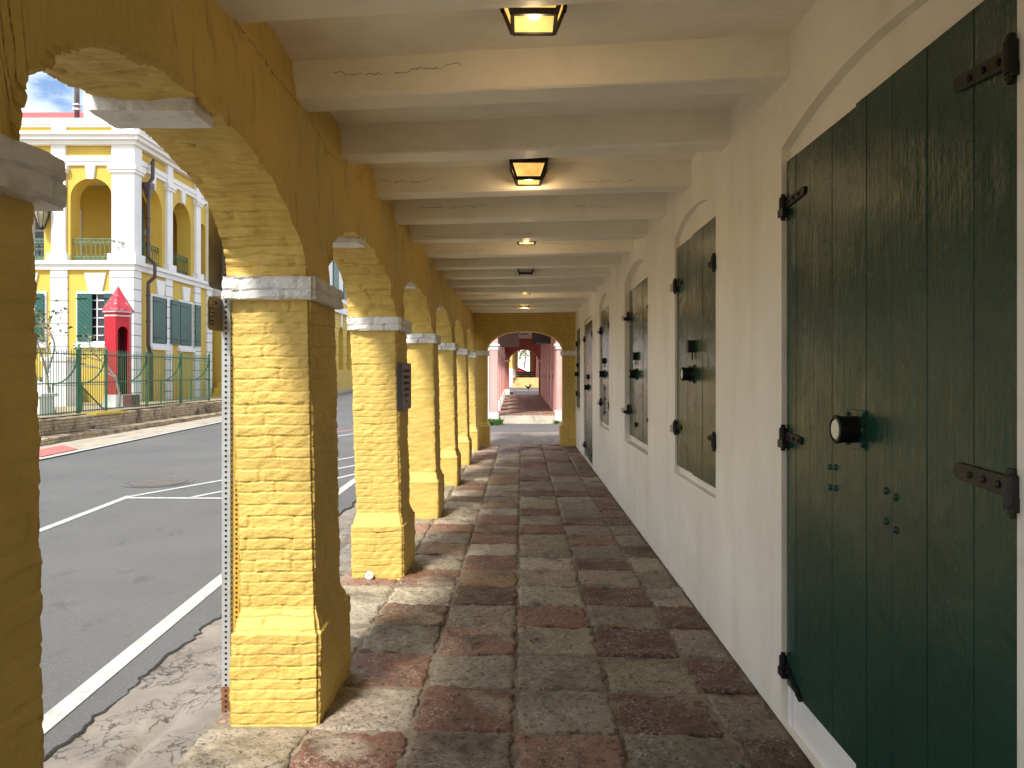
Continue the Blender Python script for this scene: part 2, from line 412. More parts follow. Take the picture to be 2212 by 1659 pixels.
# ------------------------------------------------------------------ mesh helpers
class MB:
    def __init__(self):
        self.v, self.f, self.mi = [], [], []
        self.k = 0
    def quad(self, *p):
        b = len(self.v)
        self.v.extend([tuple(q) for q in p])
        self.f.append(tuple(range(b, b + len(p))))
        self.mi.append(self.k)
        return self
    def box(self, x0, x1, y0, y1, z0, z1, bev=0.0):
        return self.hexa([(x0, y0), (x1, y0), (x1, y1), (x0, y1)], z0, z1, bev=bev)
    def hexa(self, pts, z0, z1, top=None, bev=0.0):
        """prism over polygon pts (xy), optional top polygon; bev = chamfer at top and bottom rim"""
        top = top or pts
        n = len(pts)
        b = len(self.v)
        if bev > 0:
            def inset(ps, d):
                cx = sum(p[0] for p in ps) / n
                cy = sum(p[1] for p in ps) / n
                o = []
                for x, y in ps:
                    o.append((x - math.copysign(min(d, abs(x - cx)), x - cx), y - math.copysign(min(d, abs(y - cy)), y - cy)))
                return o
            rings = [(inset(pts, bev), z0), (pts, z0 + bev), (top, z1 - bev), (inset(top, bev), z1)]
        else:
            rings = [(pts, z0), (top, z1)]
        for ps, z in rings:
            for x, y in ps:
                self.v.append((x, y, z))
        for r in range(len(rings) - 1):
            for i in range(n):
                j = (i + 1) % n
                self.f.append((b + r * n + i, b + r * n + j, b + (r + 1) * n + j, b + (r + 1) * n + i))
                self.mi.append(self.k)
        self.f.append(tuple(b + i for i in reversed(range(n))))
        e = b + (len(rings) - 1) * n
        self.f.append(tuple(e + i for i in range(n)))
        self.mi += [self.k, self.k]
        return self
    def tube(self, pts, r, n=8, cap=True, r1=None):
        pts = [Vector(p) for p in pts]
        m = len(pts)
        b = len(self.v)
        up = None
        for i, p in enumerate(pts):
            d = (pts[min(i + 1, m - 1)] - pts[max(i - 1, 0)]).normalized()
            if up is None:
                up = Vector((0, 0, 1)) if abs(d.z) < 0.9 else Vector((1, 0, 0))
            a = d.cross(up).normalized()
            c = a.cross(d).normalized()
            up = c
            rr = r if r1 is None else r + (r1 - r) * i / (m - 1)
            for k in range(n):
                t = 2 * math.pi * k / n
                self.v.append(tuple(p + a * (rr * math.cos(t)) + c * (rr * math.sin(t))))
        for i in range(m - 1):
            for k in range(n):
                j = (k + 1) % n
                self.f.append((b + i * n + k, b + i * n + j, b + (i + 1) * n + j, b + (i + 1) * n + k))
                self.mi.append(self.k)
        if cap:
            self.f.append(tuple(b + k for k in reversed(range(n))))
            self.f.append(tuple(b + (m - 1) * n + k for k in range(n)))
            self.mi += [self.k, self.k]
        return self
    def lathe(self, prof, c=(0, 0, 0), axis='z', n=16):
        """prof: list of (r, h) along axis"""
        b = len(self.v)
        for r, h in prof:
            for k in range(n):
                t = 2 * math.pi * k / n
                p = (r * math.cos(t), r * math.sin(t), h)
                if axis == 'x':
                    p = (h, p[0], p[1])
                elif axis == 'y':
                    p = (p[0], h, p[1])
                self.v.append((c[0] + p[0], c[1] + p[1], c[2] + p[2]))
        for i in range(len(prof) - 1):
            for k in range(n):
                j = (k + 1) % n
                self.f.append((b + i * n + k, b + i * n + j, b + (i + 1) * n + j, b + (i + 1) * n + k))
                self.mi.append(self.k)
        self.f.append(tuple(b + k for k in range(n)))
        self.f.append(tuple(b + (len(prof) - 1) * n + k for k in range(n)))
        self.mi += [self.k, self.k]
        return self
    def grid(self, P, close=False):
        P = np.asarray(P)
        n, m = P.shape[:2]
        b = len(self.v)
        self.v.extend(map(tuple, P.reshape(-1, 3).tolist()))
        mm = m if close else m - 1
        for i in range(n - 1):
            for j in range(mm):
                k = (j + 1) % m
                self.f.append((b + i * m + j, b + i * m + k, b + (i + 1) * m + k, b + (i + 1) * m + j))
        self.mi += [self.k] * ((n - 1) * mm)
        return self
    def build(self, name, mats, parent=None, smooth=False, origin=None):
        if origin is None:
            origin = root_loc(parent)
        o3 = np.array(origin, float)
        me = bpy.data.meshes.new(name)
        V = (np.array(self.v, float) - o3).tolist() if len(self.v) else []
        me.from_pydata(V, [], self.f)
        for mt in (mats if isinstance(mats, (list, tuple)) else [mats]):
            me.materials.append(mt)
        if len(me.polygons):
            me.polygons.foreach_set('material_index', self.mi)
            if smooth:
                me.polygons.foreach_set('use_smooth', [True] * len(me.polygons))
        me.update()
        ob = bpy.data.objects.new(name, me)
        col.objects.link(ob)
        if parent is not None:
            ob.parent = parent
        else:
            ob.location = origin
        return ob

def root_loc(p):
    if p is None:
        return (0, 0, 0)
    while p.parent is not None:
        p = p.parent
    return tuple(p.location)

def tag(o, label, cat, group=None):
    o['label'] = label
    o['category'] = cat
    if group:
        o['group'] = group
    return o

def thing(name, label, cat, loc=(0, 0, 0), group=None):
    o = bpy.data.objects.new(name, None)
    o.empty_display_size = 0.2
    col.objects.link(o)
    o.location = loc
    return tag(o, label, cat, group)

def structure(o):
    o['kind'] = 'structure'
    return o

def copy_part(o, parent, shift):
    c = o.copy()
    col.objects.link(c)
    c.parent = parent
    if shift is not None:
        c.location = Vector(o.location) + Vector(shift)
    for ch in list(o.children):
        copy_part(ch, c, None)
    return c

def text_part(body, size, mt, parent, origin_pt, xdir, ydir, name='lettering', shear=0.0, align='CENTER', extrude=0.0):
    cu = bpy.data.curves.new(name, 'FONT')
    cu.body = body
    cu.size = size
    cu.align_x = align
    cu.align_y = 'CENTER'
    cu.shear = shear
    cu.extrude = extrude
    cu.resolution_u = 2
    tmp = bpy.data.objects.new('text_tmp', cu)
    col.objects.link(tmp)
    bpy.context.view_layer.update()
    me = bpy.data.meshes.new_from_object(tmp.evaluated_get(bpy.context.evaluated_depsgraph_get()))
    bpy.data.objects.remove(tmp)
    me.name = name
    x = Vector(xdir).normalized()
    y = Vector(ydir).normalized()
    z = x.cross(y)
    off = Vector(origin_pt) - Vector(root_loc(parent))
    mat4 = Matrix(((x.x, y.x, z.x, off.x), (x.y, y.y, z.y, off.y), (x.z, y.z, z.z, off.z), (0, 0, 0, 1)))
    me.transform(mat4)
    me.materials.clear()
    me.materials.append(mt)
    ob = bpy.data.objects.new(name, me)
    col.objects.link(ob)
    ob.parent = parent
    return ob

class Noise3:
    def __init__(self, seed, freq, n=9):
        r = np.random.default_rng(seed)
        d = r.normal(size=(n, 3))
        d /= np.linalg.norm(d, axis=1)[:, None]
        self.k = d * (freq * r.uniform(0.6, 1.7, n))[:, None] * 2 * math.pi
        self.p = r.uniform(0, 6.28, n)
        self.a = 1 / math.sqrt(n)
    def __call__(self, P):
        P = np.asarray(P)
        return np.sin(P @ self.k.T + self.p).sum(-1) * self.a

def arched_wall(mb, f, u0, u1, z0, z1, ops, depth, back=True, n=14, reveal_k=None, back_k=None):
    """wall in a (u,z) plane mapped by f(u,z,w); ops = (ua, ub, zbottom, zspring, rise)"""
    k0 = mb.k
    prev = u0
    for ua, ub, zb, zs, rise in sorted(ops):
        mb.k = k0
        if ua > prev:
            mb.quad(f(prev, z0, 0), f(ua, z0, 0), f(ua, z1, 0), f(prev, z1, 0))
        if zb > z0:
            mb.quad(f(ua, z0, 0), f(ub, z0, 0), f(ub, zb, 0), f(ua, zb, 0))
        hw = (ub - ua) / 2
        uc = (ua + ub) / 2
        arc = []
        if rise > 0.9 * hw:
            for i in range(n + 1):
                t = math.pi * (1 - i / n)
                arc.append((uc + hw * math.cos(t), zs + rise * math.sin(t)))
        elif rise > 0:
            rad = (hw * hw + rise * rise) / (2 * rise)
            a = math.asin(min(1, hw / rad))
            for i in range(n + 1):
                t = -a + 2 * a * i / n
                arc.append((uc + rad * math.sin(t), zs + rise - rad + rad * math.cos(t)))
        else:
            arc = [(ua, zs), (ub, zs)]
        for (a0, b0), (a1, b1) in zip(arc, arc[1:]):
            mb.quad(f(a0, b0, 0), f(a1, b1, 0), f(a1, z1, 0), f(a0, z1, 0))
        out = [(ua, zb)] + arc + [(ub, zb)]
        if reveal_k is not None:
            mb.k = reveal_k
        for (a0, b0), (a1, b1) in zip(out, out[1:] + out[:1]):
            mb.quad(f(a0, b0, 0), f(a1, b1, 0), f(a1, b1, depth), f(a0, b0, depth))
        if back:
            if back_k is not None:
                mb.k = back_k
            for (a0, b0), (a1, b1) in zip(arc, arc[1:]):
                mb.quad(f(a0, b0, depth), f(a1, b1, depth), f(a1, zb, depth), f(a0, zb, depth))
        prev = ub
    mb.k = k0
    if prev < u1:
        mb.quad(f(prev, z0, 0), f(u1, z0, 0), f(u1, z1, 0), f(prev, z1, 0))

# ------------------------------------------------------------------ ground, road, walkway
mb = MB()
mb.quad((-600, -600, -0.7), (600, -600, -0.7), (600, 900, -0.7), (-600, 900, -0.7))
structure(mb.build('ground', M['yard']))

def road_z(y):
    return -0.15 + 0.012 * y

nz_e = Noise3(3, 1.6)
ys = np.concatenate([np.arange(-14, 0, 0.5), np.arange(0, 18, 0.05), np.arange(18, 40, 1.0), np.arange(40, 181, 10.0)])
def edge_x(y):
    p = np.stack([np.zeros_like(y), y, np.zeros_like(y)], -1)
    return -2.13 - 0.035 * nz_e(p) - 0.014 * nz_e(p * 4.3) - 0.012 * nz_e(p * 17)
ex = edge_x(ys)
mb = MB()
xs = np.array([-16, -10, -6, -3.0])
rows = []
for y, e in zip(ys, ex):
    z = road_z(y)
    rows.append([(x, y, z) for x in xs] + [(e - 0.022, y, z), (e - 0.008, y, z - 0.006), (e, y, z - 0.04)])
rows = np.array(rows)
mb.grid(rows[:, :5])
mb.k = 1
mb.grid(rows[:, 4:])
structure(mb.build('road', [M['asphalt'], M['asphalt_edge']], smooth=True))

# sloping concrete gutter between asphalt and walkway
mb = MB()
nz_g = Noise3(11, 1.1)
nz_h = Noise3(12, 4.0)
ysg = np.concatenate([np.arange(-12, 0, 0.5), np.arange(0, 17.2, 0.04)])
us = np.linspace(0, 1, 26)
P = np.zeros((len(ysg), len(us), 3))
for i, y in enumerate(ysg):
    x = -2.32 + us * (2.32 - 1.37)
    z = (road_z(y) - 0.022) + (us ** 1.3) * (-0.028 - road_z(y) + 0.022)
    P[i, :, 0], P[i, :, 1], P[i, :, 2] = x, y, z
d = 0.010 * nz_g(P) + 0.004 * nz_h(P)
rut = np.exp(-((us - 0.62) / 0.05) ** 2)[None, :] * (0.02 + 0.012 * nz_g(P * 0.7))
P[:, :, 2] += (d * 1.5 - rut * 1.4) * np.clip(us * 5 - 0.8, 0, 1)[None, :]
mb.grid(P)
structure(mb.build('gutter', M['concrete'], smooth=True))

# far pavement beyond the road and yard behind the brick terrace
mb = MB()
pts = [(-8.75, 2), (-9.0, 14.2), (-9.3, 22.8), (-10.2, 32), (-11.5, 47.5), (-14.5, 90)]
for (xa, ya), (xb, yb) in zip(pts, pts[1:]):
    mb.quad((xa, ya, road_z(ya) + .02), (xb, yb, road_z(yb) + .02), (-40, yb, road_z(yb) + .05), (-40, ya, road_z(ya) + .05))
structure(mb.build('pavement', M['pave']))
mb = MB()
mb.quad((-10.95, 6, .53), (-10.95, 31, .68), (-60, 31, .68), (-60, 6, .53))
structure(mb.build('yard', M['yard']))

def strip(mb, pts, wd, dz=0.005):
    for (xa, ya), (xb, yb) in zip(pts, pts[1:]):
        dx, dy = xb - xa, yb - ya
        L = math.hypot(dx, dy)
        nx, ny = -dy / L * wd / 2, dx / L * wd / 2
        n = max(1, int(L / 0.5))
        for i in range(n):
            p0 = (xa + dx * i / n, ya + dy * i / n)
            p1 = (xa + dx * (i + 1) / n, ya + dy * (i + 1) / n)
            mb.quad((p0[0] - nx, p0[1] - ny, road_z(p0[1] - ny) + dz), (p0[0] + nx, p0[1] + ny, road_z(p0[1] + ny) + dz),
                    (p1[0] + nx, p1[1] + ny, road_z(p1[1] + ny) + dz), (p1[0] - nx, p1[1] - ny, road_z(p1[1] - ny) + dz))
mb = MB()
strip(mb, [(-1.98, -4), (-2.29, 3.0), (-2.37, 4.4), (-2.46, 6.07), (-2.54, 11.2), (-2.56, 16)], 0.115)
strip(mb, [(-4.9, -2), (-5.10, 7.9), (-5.24, 9.9)], 0.10, 0.0054)
strip(mb, [(-5.24, 9.75), (-2.60, 9.68)], 0.10, 0.0058)
strip(mb, [(-5.22, 9.83), (-3.0, 14.5)], 0.09, 0.0062)
strip(mb, [(-4.36, 9.8), (-2.68, 13.4)], 0.09, 0.0062)
strip(mb, [(-3.55, 9.8), (-2.62, 12.0)], 0.09, 0.0062)
strip(mb, [(-8.62, 2), (-8.90, 14.2), (-9.20, 22.8), (-10.05, 32), (-11.3, 47.5), (-14.3, 90)], 0.12, 0.026)
strip(mb, [(-5.6, 17.5), (-4.4, 20.6)], 0.10)
strip(mb, [(-5.0, 16.9), (-3.9, 20.0)], 0.10, 0.0054)
structure(mb.build('road_markings', M['line']))
mb = MB()
mb.quad((-9.75, 14.1, road_z(14.1) + .034), (-9.05, 13.95, road_z(13.95) + .034), (-9.12, 15.2, road_z(15.2) + .034), (-9.85, 15.9, road_z(15.9) + .036))
structure(mb.build('painted_patch', M['pink_paint']))
mb = MB()
strip(mb, [(-5.7, 17.6), (-4.0, 21.5)], 0.08, 0.0066)
structure(mb.build('red_line', M['red_paint']))

# walkway bed and flagstones
mb = MB()
mb.quad((-1.43, -11, -0.012), (1.3, -11, -0.012), (1.3, 17.2, -0.012), (-1.43, 17.2, -0.012))
structure(mb.build('walkway_bed', M['mortar']))

GREY = (0.325, 0.272, 0.190)
PALE = (0.45, 0.39, 0.29)
DGREY = (0.225, 0.188, 0.135)
RED = (0.225, 0.108, 0.068)
DRED = (0.120, 0.056, 0.038)
ORNG = (0.29, 0.175, 0.095)
PINK = (0.31, 0.168, 0.115)
known = {-2: [GREY, DGREY, RED, DGREY, RED, GREY], -1: [GREY, RED, DGREY, PINK, DGREY, DRED], 0: [PINK, PALE, RED, GREY, DRED, DGREY],
         1: [PALE, RED, GREY, DGREY, GREY, DRED], 2: [PALE, DGREY, PINK, GREY, DRED, GREY], 3: [PALE, ORNG, GREY, RED, DGREY, DRED],
         4: [PALE, PALE, DRED, GREY, DRED, GREY], 5: [PINK, RED, ORNG, GREY, GREY, DGREY], 6: [GREY, GREY, RED, PALE, DRED, GREY],
         7: [PALE, ORNG, PALE, GREY, DGREY, DRED], 8: [GREY, DGREY, RED, GREY, RED, GREY], 9: [PINK, RED, ORNG, RED, DGREY, DGREY],
         10: [GREY, PALE, RED, GREY, DRED, DRED]}
cols_x = [-1.425, -0.96, -0.498, -0.033, 0.44, 0.912, 1.187]
mb = MB()
cdat = []
nz_t = Noise3(21, 2.2)
nz_t2 = Noise3(22, 9.0)
nz_t3 = Noise3(23, 30.0)
rt = np.random.default_rng(5)
for r in range(-9, 30):
    for c in range(6):
        xa, xb = cols_x[c], cols_x[c + 1]
        joff = rt.normal(0, 0.018) if r > 1 else rt.normal(0, 0.008)
        ya = 2.842 + 0.4575 * (r + 1) + joff
        yb = ya + 0.4575 + rt.normal(0, 0.006)
        if ya > 16.9:
            continue
        yb = min(yb, 17.0)
        n = 26 if ya < 5.2 else (16 if ya < 9 else 9)
        g = 0.009
        s = np.linspace(0, 1, n)
        s = np.concatenate([[0, 0.012, 0.035], s[1:-1] if n < 12 else s[2:-2], [0.965, 0.988, 1.0]])
        U, V = np.meshgrid(s, s)
        skew = -0.05
        X = xa + g + U * (xb - xa - 2 * g)
        Y = ya + g + V * (yb - ya - 2 * g) + skew * (X - 0.2)
        P = np.stack([X, Y, np.zeros_like(X)], -1)
        ed = np.minimum(np.minimum(U, 1 - U) * (xb - xa), np.minimum(V, 1 - V) * (yb - ya))
        # irregular edges
        wob = 0.007 * nz_t2(P + 3.1) + 0.005 * nz_t3(P)
        P[..., 0] += wob * np.where(U < 0.5, 1, -1) * (np.abs(U - .5) > .44)
        P[..., 1] += wob * np.where(V < 0.5, 1, -1) * (np.abs(V - .5) > .44)
        q = P + np.array([0, 0, rt.uniform(0, 50)])
        h = 0.006 * nz_t(q) + 0.0042 * nz_t2(q) + 0.0022 * nz_t3(q)
        tilt = rt.normal(0, 0.006) * (U - .5) + rt.normal(0, 0.006) * (V - .5) + rt.normal(0, 0.003)
        rim = -0.022 * np.clip(1 - ed / 0.011, 0, 1) ** 2
        P[..., 2] = h + tilt + rim
        b0 = len(mb.v)
        mb.grid(P)
        if r in known:
            base = np.array(known[r][c])
        else:
            pool = [GREY, DGREY, RED, DRED, GREY, RED, PALE, ORNG] if c < 3 else [GREY, DGREY, RED, DRED, DGREY, DRED]
            base = np.array(pool[rt.integers(len(pool))])
        base = base * rt.uniform(0.85, 1.15) * rt.normal(1, 0.03, 3)
        sec = np.array([ORNG, DGREY, PALE, DRED][rt.integers(4)])
        mask = np.clip(nz_t(q * 0.9 + 9) * 1.3 - 0.7, 0, 1)[..., None] * rt.uniform(0.1, 0.8)
        cc = base * (1 - mask) + sec * mask
        cdat.append(np.concatenate([cc, np.ones(cc.shape[:2] + (1,))], -1).reshape(-1, 4))
ob = mb.build('walkway', M['stone'], smooth=True)
ca = ob.data.color_attributes.new('stone', 'FLOAT_COLOR', 'POINT')
ca.data.foreach_set('color', np.concatenate(cdat).astype(np.float32).ravel())
structure(ob)

# side street beyond the cross wall
mb = MB()
nz_s = Noise3(31, 0.8)
gx = np.linspace(-2.3, 6, 40)
gy = np.linspace(17.0, 24.0, 60)
X, Y = np.meshgrid(gx, gy)
P = np.stack([X, Y, np.zeros_like(X)], -1)
P[..., 2] = -0.02 + 0.004 * (Y - 17) + 0.008 * nz_s(P)
k = int(60 * 0.5)
mb.k = 1
mb.grid(P[:k])
mb.k = 0
mb.grid(P[k - 1:])
structure(mb.build('side_street', [M['asphalt'], M['concrete']], smooth=True))

# manhole cover in the road
mh = thing('manhole_cover', 'round iron manhole cover sunk in the asphalt near the hatched lines', 'manhole cover', (-5.42, 11.05, road_z(11.05)))
mb = MB()
mb.lathe([(0.40, 0.001), (0.40, 0.007), (0.37, 0.009), (0.001, 0.009)], (-5.42, 11.05, road_z(11.05)), n=40)
mb.build('cover', mat('worn_manhole_iron', (0.105, 0.092, 0.078), 0.6, 0.3, 12, 0.6, 40, 0.01), mh)
mb = MB()
mb.lathe([(0.425, 0.002), (0.46, 0.0075), (0.49, 0.0075), (0.50, 0.002)], (-5.42, 11.05, road_z(11.05)), n=40)
mb.f = mb.f[:-2]
mb.mi = mb.mi[:-2]
mb.build('frame_ring', M['asphalt'], mh)

# ------------------------------------------------------------------ the yellow brick arcade
BAY = 2.415
PC = [3.69 + BAY * (k - 1) for k in range(-1, 7)]
BACK = -10.0       # pier centres, the viewer stands between the second and third

def brick_h(u, v, seed, W=None, ch=0.0525, L=0.225, dep=0.006):
    r = np.random.default_rng(seed)
    nrow = 400
    rowjit = r.normal(0, 0.0035, nrow)
    wav = 0.004 * np.sin(u * 9 + seed) + 0.003 * np.sin(u * 23 + seed * 2.1)
    vv = v + wav
    j = np.clip(np.floor(vv / ch).astype(int), 0, nrow - 2)
    lo = j * ch + rowjit[j]
    hi = (j + 1) * ch + rowjit[j + 1]
    off = r.uniform(0, L, nrow)
    Ls = L * r.uniform(0.75, 1.2, nrow)
    uu = (u + off[j]) / Ls[j]
    i = np.floor(uu).astype(int)
    fu = uu - i
    dh = np.minimum(np.abs(vv - lo), np.abs(hi - vv))
    dvv = np.minimum(fu, 1 - fu) * Ls[j]
    if W is not None:
        dvv = np.where((u < 0.035) | (u > W - 0.035), 1.0, dvv)
    rnd = np.random.default_rng(seed + 1).normal(0, 1, (nrow, 64))
    br = rnd[j, np.mod(i, 64)]
    s1 = np.clip(dh / 0.0065, 0, 1)
    s2 = np.clip(dvv / 0.012, 0, 1)
    s1 = s1 * s1 * (3 - 2 * s1)
    s2 = s2 * s2 * (3 - 2 * s2)
    vis = np.clip(rnd[np.mod(j + 37, nrow), np.mod(i + 7, 64)] * 0.5 + 0.6, 0.1, 1)
    return -dep * (1 - s1) * (0.55 + 0.45 * vis) - dep * 1.7 * (1 - s2) * vis + br * 0.0016

def rect_rings(zs, rect, du, seed, dep=0.0052, nsc=0.003, round_=0.010):
    """rings of a rectangular shaft; rect(z)->(x0,x1,y0,y1).  Returns P[z, perimeter, 3] displaced with brickwork."""
    x0, x1, y0, y1 = rect(zs[len(zs) // 2])
    def lin(L):
        n = max(3, int(L / du))
        s = np.linspace(0, 1, n + 1)
        e = 0.012 / L
        return np.concatenate([[0, e], s[1:-1], [1 - e]])
    sx, sy = lin(x1 - x0), lin(y1 - y0)
    out = np.zeros((len(zs), 2 * len(sx) + 2 * len(sy), 3))
    n1 = Noise3(seed + 50, 3.0)
    n2 = Noise3(seed + 51, 14.0)
    n3 = Noise3(seed + 52, 45.0)
    for a, z in enumerate(zs):
        x0, x1, y0, y1 = rect(z)
        f = [(x0 + sx * (x1 - x0), np.full_like(sx, y0), (0, -1), sx, x1 - x0),
             (np.full_like(sy, x1), y0 + sy * (y1 - y0), (1, 0), sy, y1 - y0),
             (x1 - sx * (x1 - x0), np.full_like(sx, y1), (0, 1), sx, x1 - x0),
             (np.full_like(sy, x0), y1 - sy * (y1 - y0), (-1, 0), sy, y1 - y0)]
        c = 0
        for q, (X, Y, nrm, s, W) in enumerate(f):
            m = len(s)
            P = np.stack([X, Y, np.full_like(X, z)], -1)
            h = brick_h(s * W, np.full_like(s, z), seed + 7 * q, W, dep=dep)
            h = h + nsc * n1(P) + 0.0014 * n2(P) + 0.0008 * n3(P)
            N = np.zeros((m, 2))
            N[:] = nrm
            # corner vertex: pull in along both faces
            pn = [(-1, 0), (0, -1), (1, 0), (0, 1)][q]
            h0 = h[0]
            N[0] = (nrm[0] + pn[0], nrm[1] + pn[1])
            h = h.copy()
            h[0] = h0 * 0.7 - round_ * 0.55
            h[1] -= round_ * 0.15
            h[-1] -= round_ * 0.15
            P[:, 0] += N[:, 0] * h
            P[:, 1] += N[:, 1] * h
            out[a, c:c + m] = P
            c += m
    return out

def pier_rect(yc):
    def f(z):
        if z < 0.41:
            return (-1.340, -0.926, yc - 0.308, yc + 0.308)
        if z < 0.50:
            t = (z - 0.41) / 0.09
            t = 0.0 if z < 0.415 else 0.25 + 0.75 * t
            return (-1.340 + 0.023 * t, -0.926 - 0.036 * t, yc - 0.308 + 0.07 * t, yc + 0.308 - 0.07 * t)
        t = (z - 0.50) / 1.46
        return (-1.317 - 0.045 * t, -0.962 - 0.028 * t, yc - 0.238, yc + 0.238)
    return f

arcade = thing('brick_arcade', 'long yellow painted brick arcade with white capitals between walkway and road', 'arcade', (-1.15, 8.5, 0))
near_specs = {1: (0.0060, 0.012), 2: (0.0040, 0.008), 3: (0.0055, 0.012)}
proto = None
for k in range(8):
    if k in near_specs or proto is None and k == 4 or k == 0:
        dz, du = near_specs.get(k, (0.016, 0.03))
        if k == 0:
            continue
        zs = np.concatenate([np.arange(-0.04, 0.405, dz), [0.41], np.arange(0.416, 0.50, dz), [0.50], np.arange(0.506, 1.97, dz)])
        mb = MB()
        mb.grid(rect_rings(list(zs), pier_rect(PC[k]), du, 100 + 13 * k), close=True)
        p = mb.build('pier', M['yellow'], arcade, smooth=True)
        mb = MB()
        cz = np.array([1.945, 1.9455, 1.950, 1.958, 1.970, 1.982, 1.990, 1.995, 2.0, 2.006, 2.014, 2.026, 2.038, 2.046, 2.0495, 2.05])
        yc = PC[k]
        cr_ = lambda z, yc=yc: (-1.388, -0.958, yc - 0.287, yc + 0.287)
        G = rect_rings(list(cz), cr_, 0.012, 300 + k, dep=0.012, nsc=0.008, round_=0.018)
        cen = G.mean(axis=1, keepdims=True)
        mb.grid(G, close=True)
        mb.grid(np.concatenate([G[:1], G[:1] * 0.02 + cen[:1] * 0.98]), close=True)
        mb.grid(np.concatenate([G[-1:], G[-1:] * 0.02 + cen[-1:] * 0.98]), close=True)
        mb.build('capital', M['white_brick'], p, smooth=False)
        if k == 4:
            proto = p
    else:
        copy_part(proto, arcade, (0, PC[k] - PC[4], 0))
for kb_ in (0, 1, 2, 3):
    copy_part(proto, arcade, (0, PC[0] - kb_ * BAY - PC[4], 0))

def arch_curve(n, hs=0.985, rise=0.45, e=2.25):
    t = np.linspace(math.pi, 0, n)
    c, s = np.cos(t), np.sin(t)
    return hs * np.sign(c) * np.abs(c) ** (2 / e), rise * np.abs(s) ** (2 / e)

mb = MB()
TOPZ = 3.13
nw1, nw2, nw3 = Noise3(71, 0.8), Noise3(72, 5.0), Noise3(73, 22.0)
def inner_x(z):
    return -1.008 - 0.092 * (z - 2.05)
for b in range(-4, 8):
    yc = 2.4825 + BAY * (b - 1) + BAY * 0 if False else (PC[1] + PC[2]) / 2 + BAY * (b - 1)
    hi = b in (0, 1, 2, 3)
    n = 300 if b == 1 else (200 if hi else 70)
    ay, az = arch_curve(n)
    # resample by arc length
    sl = np.concatenate([[0], np.cumsum(np.hypot(np.diff(ay), np.diff(az)))])
    tt = np.linspace(0, sl[-1], n)
    ay, az = np.interp(tt, sl, ay), np.interp(tt, sl, az)
    by = np.concatenate([[-BAY / 2, -BAY / 2 + 0.08], ay, [BAY / 2 - 0.08, BAY / 2]])
    bz = np.concatenate([[0.0, 0.0], az, [0.0, 0.0]]) + 2.04
    ss = np.concatenate([[-0.2, -0.1], tt, [sl[-1] + 0.1, sl[-1] + 0.2]])
    nx = 22 if hi else 8
    ux = np.linspace(0, 1, nx)
    ty = np.gradient(by)
    tz = np.gradient(bz)
    L = np.hypot(ty, tz) + 1e-9
    ny_, nz_ = tz / L, -ty / L          # points down / into the opening
    P = np.zeros((len(by), nx, 3))
    for i in range(len(by)):
        xi = inner_x(bz[i])
        P[i, :, 0] = xi + ux * (-1.385 - xi)
        P[i, :, 1] = yc + by[i]
        P[i, :, 2] = bz[i]
    S = np.repeat(ss[:, None], nx, 1)
    wx = P[:, :, 0] * 1.0 + 5
    h = brick_h(wx, S + 3.0, 500 + b, None, ch=0.047, L=0.24, dep=0.010) * 0.9
    h = h + 0.005 * nw2(P) + 0.0025 * nw3(P)
    inside = ((np.abs(by) < 0.984)).astype(float)[:, None]
    P[:, :, 1] += ny_[:, None] * h * inside
    P[:, :, 2] += nz_[:, None] * h * inside
    edge_j = 0.010 * nw2(P[:, 0] * 1.3)[:, None] * (1 - ux[None, :]) ** 3
    P[:, :, 0] += edge_j
    mb.k = 2
    mb.grid(P)
    mb.k = 0
    for side in (0, 1):
        nr = 46 if (hi and side == 0) else 10
        v = np.linspace(0, 1, nr)
        E = P[:, 0] if side == 0 else P[:, -1]
        topy = yc + np.linspace(-BAY / 2, BAY / 2, len(by)) * 0.35 + by * 0.65
        Q = np.zeros((nr, len(by), 3))
        for r_ in range(nr):
            yy = E[:, 1] + (topy - E[:, 1]) * v[r_]
            zz = E[:, 2] + (TOPZ - E[:, 2]) * v[r_]
            Q[r_, :, 1], Q[r_, :, 2] = yy, zz
            Q[r_, :, 0] = inner_x(zz) if side == 0 else -1.385
        dsp = 0.011 * nw1(Q) + 0.0045 * nw2(Q * np.array([1, 1.5, 0.5])) + 0.0018 * nw3(Q * np.array([1, 1, 0.4]))
        Q[..., 0] += dsp * (1 if side == 0 else -1)
        Q[0] = E
        mb.grid(Q)
# hairline cracks just under the beam ends
mb.k = 1
def crack(mb, pts, wd, f, seed):
    r = random.Random(seed)
    fine = []
    for (a0, b0), (a1, b1) in zip(pts, pts[1:]):
        n = max(2, int(math.hypot(a1 - a0, b1 - b0) / 0.02))
        for i in range(n):
            fine.append((a0 + (a1 - a0) * i / n, b0 + (b1 - b0) * i / n + r.gauss(0, 0.006)))
    for (a0, b0), (a1, b1) in zip(fine, fine[1:]):
        if r.random() < 0.16:
            continue
        w_ = wd * r.uniform(0.3, 1.0) / 2
        mb.quad(f(a0, b0 - w_), f(a1, b1 - w_), f(a1, b1 + w_), f(a0, b0 + w_))
fw = lambda y, z: (inner_x(z) + 0.011 * float(nw1(np.array([inner_x(z), y, z]))) + 0.010, y, z)
crack(mb, [(2.74, 2.92), (3.1, 2.87), (3.5, 2.90), (3.66, 2.86)], 0.006, fw, 1)
crack(mb, [(3.74, 2.90), (4.1, 2.83), (4.5, 2.88)], 0.005, fw, 2)
crack(mb, [(4.75, 2.89), (5.1, 2.84), (5.45, 2.88)], 0.004, fw, 3)
crack(mb, [(5.75, 2.88), (6.4, 2.82)], 0.004, fw, 4)
mb.build('arch_wall', [M['yellow_wall'], M['dark_crack'], M['yellow_soffit']], arcade, smooth=True)

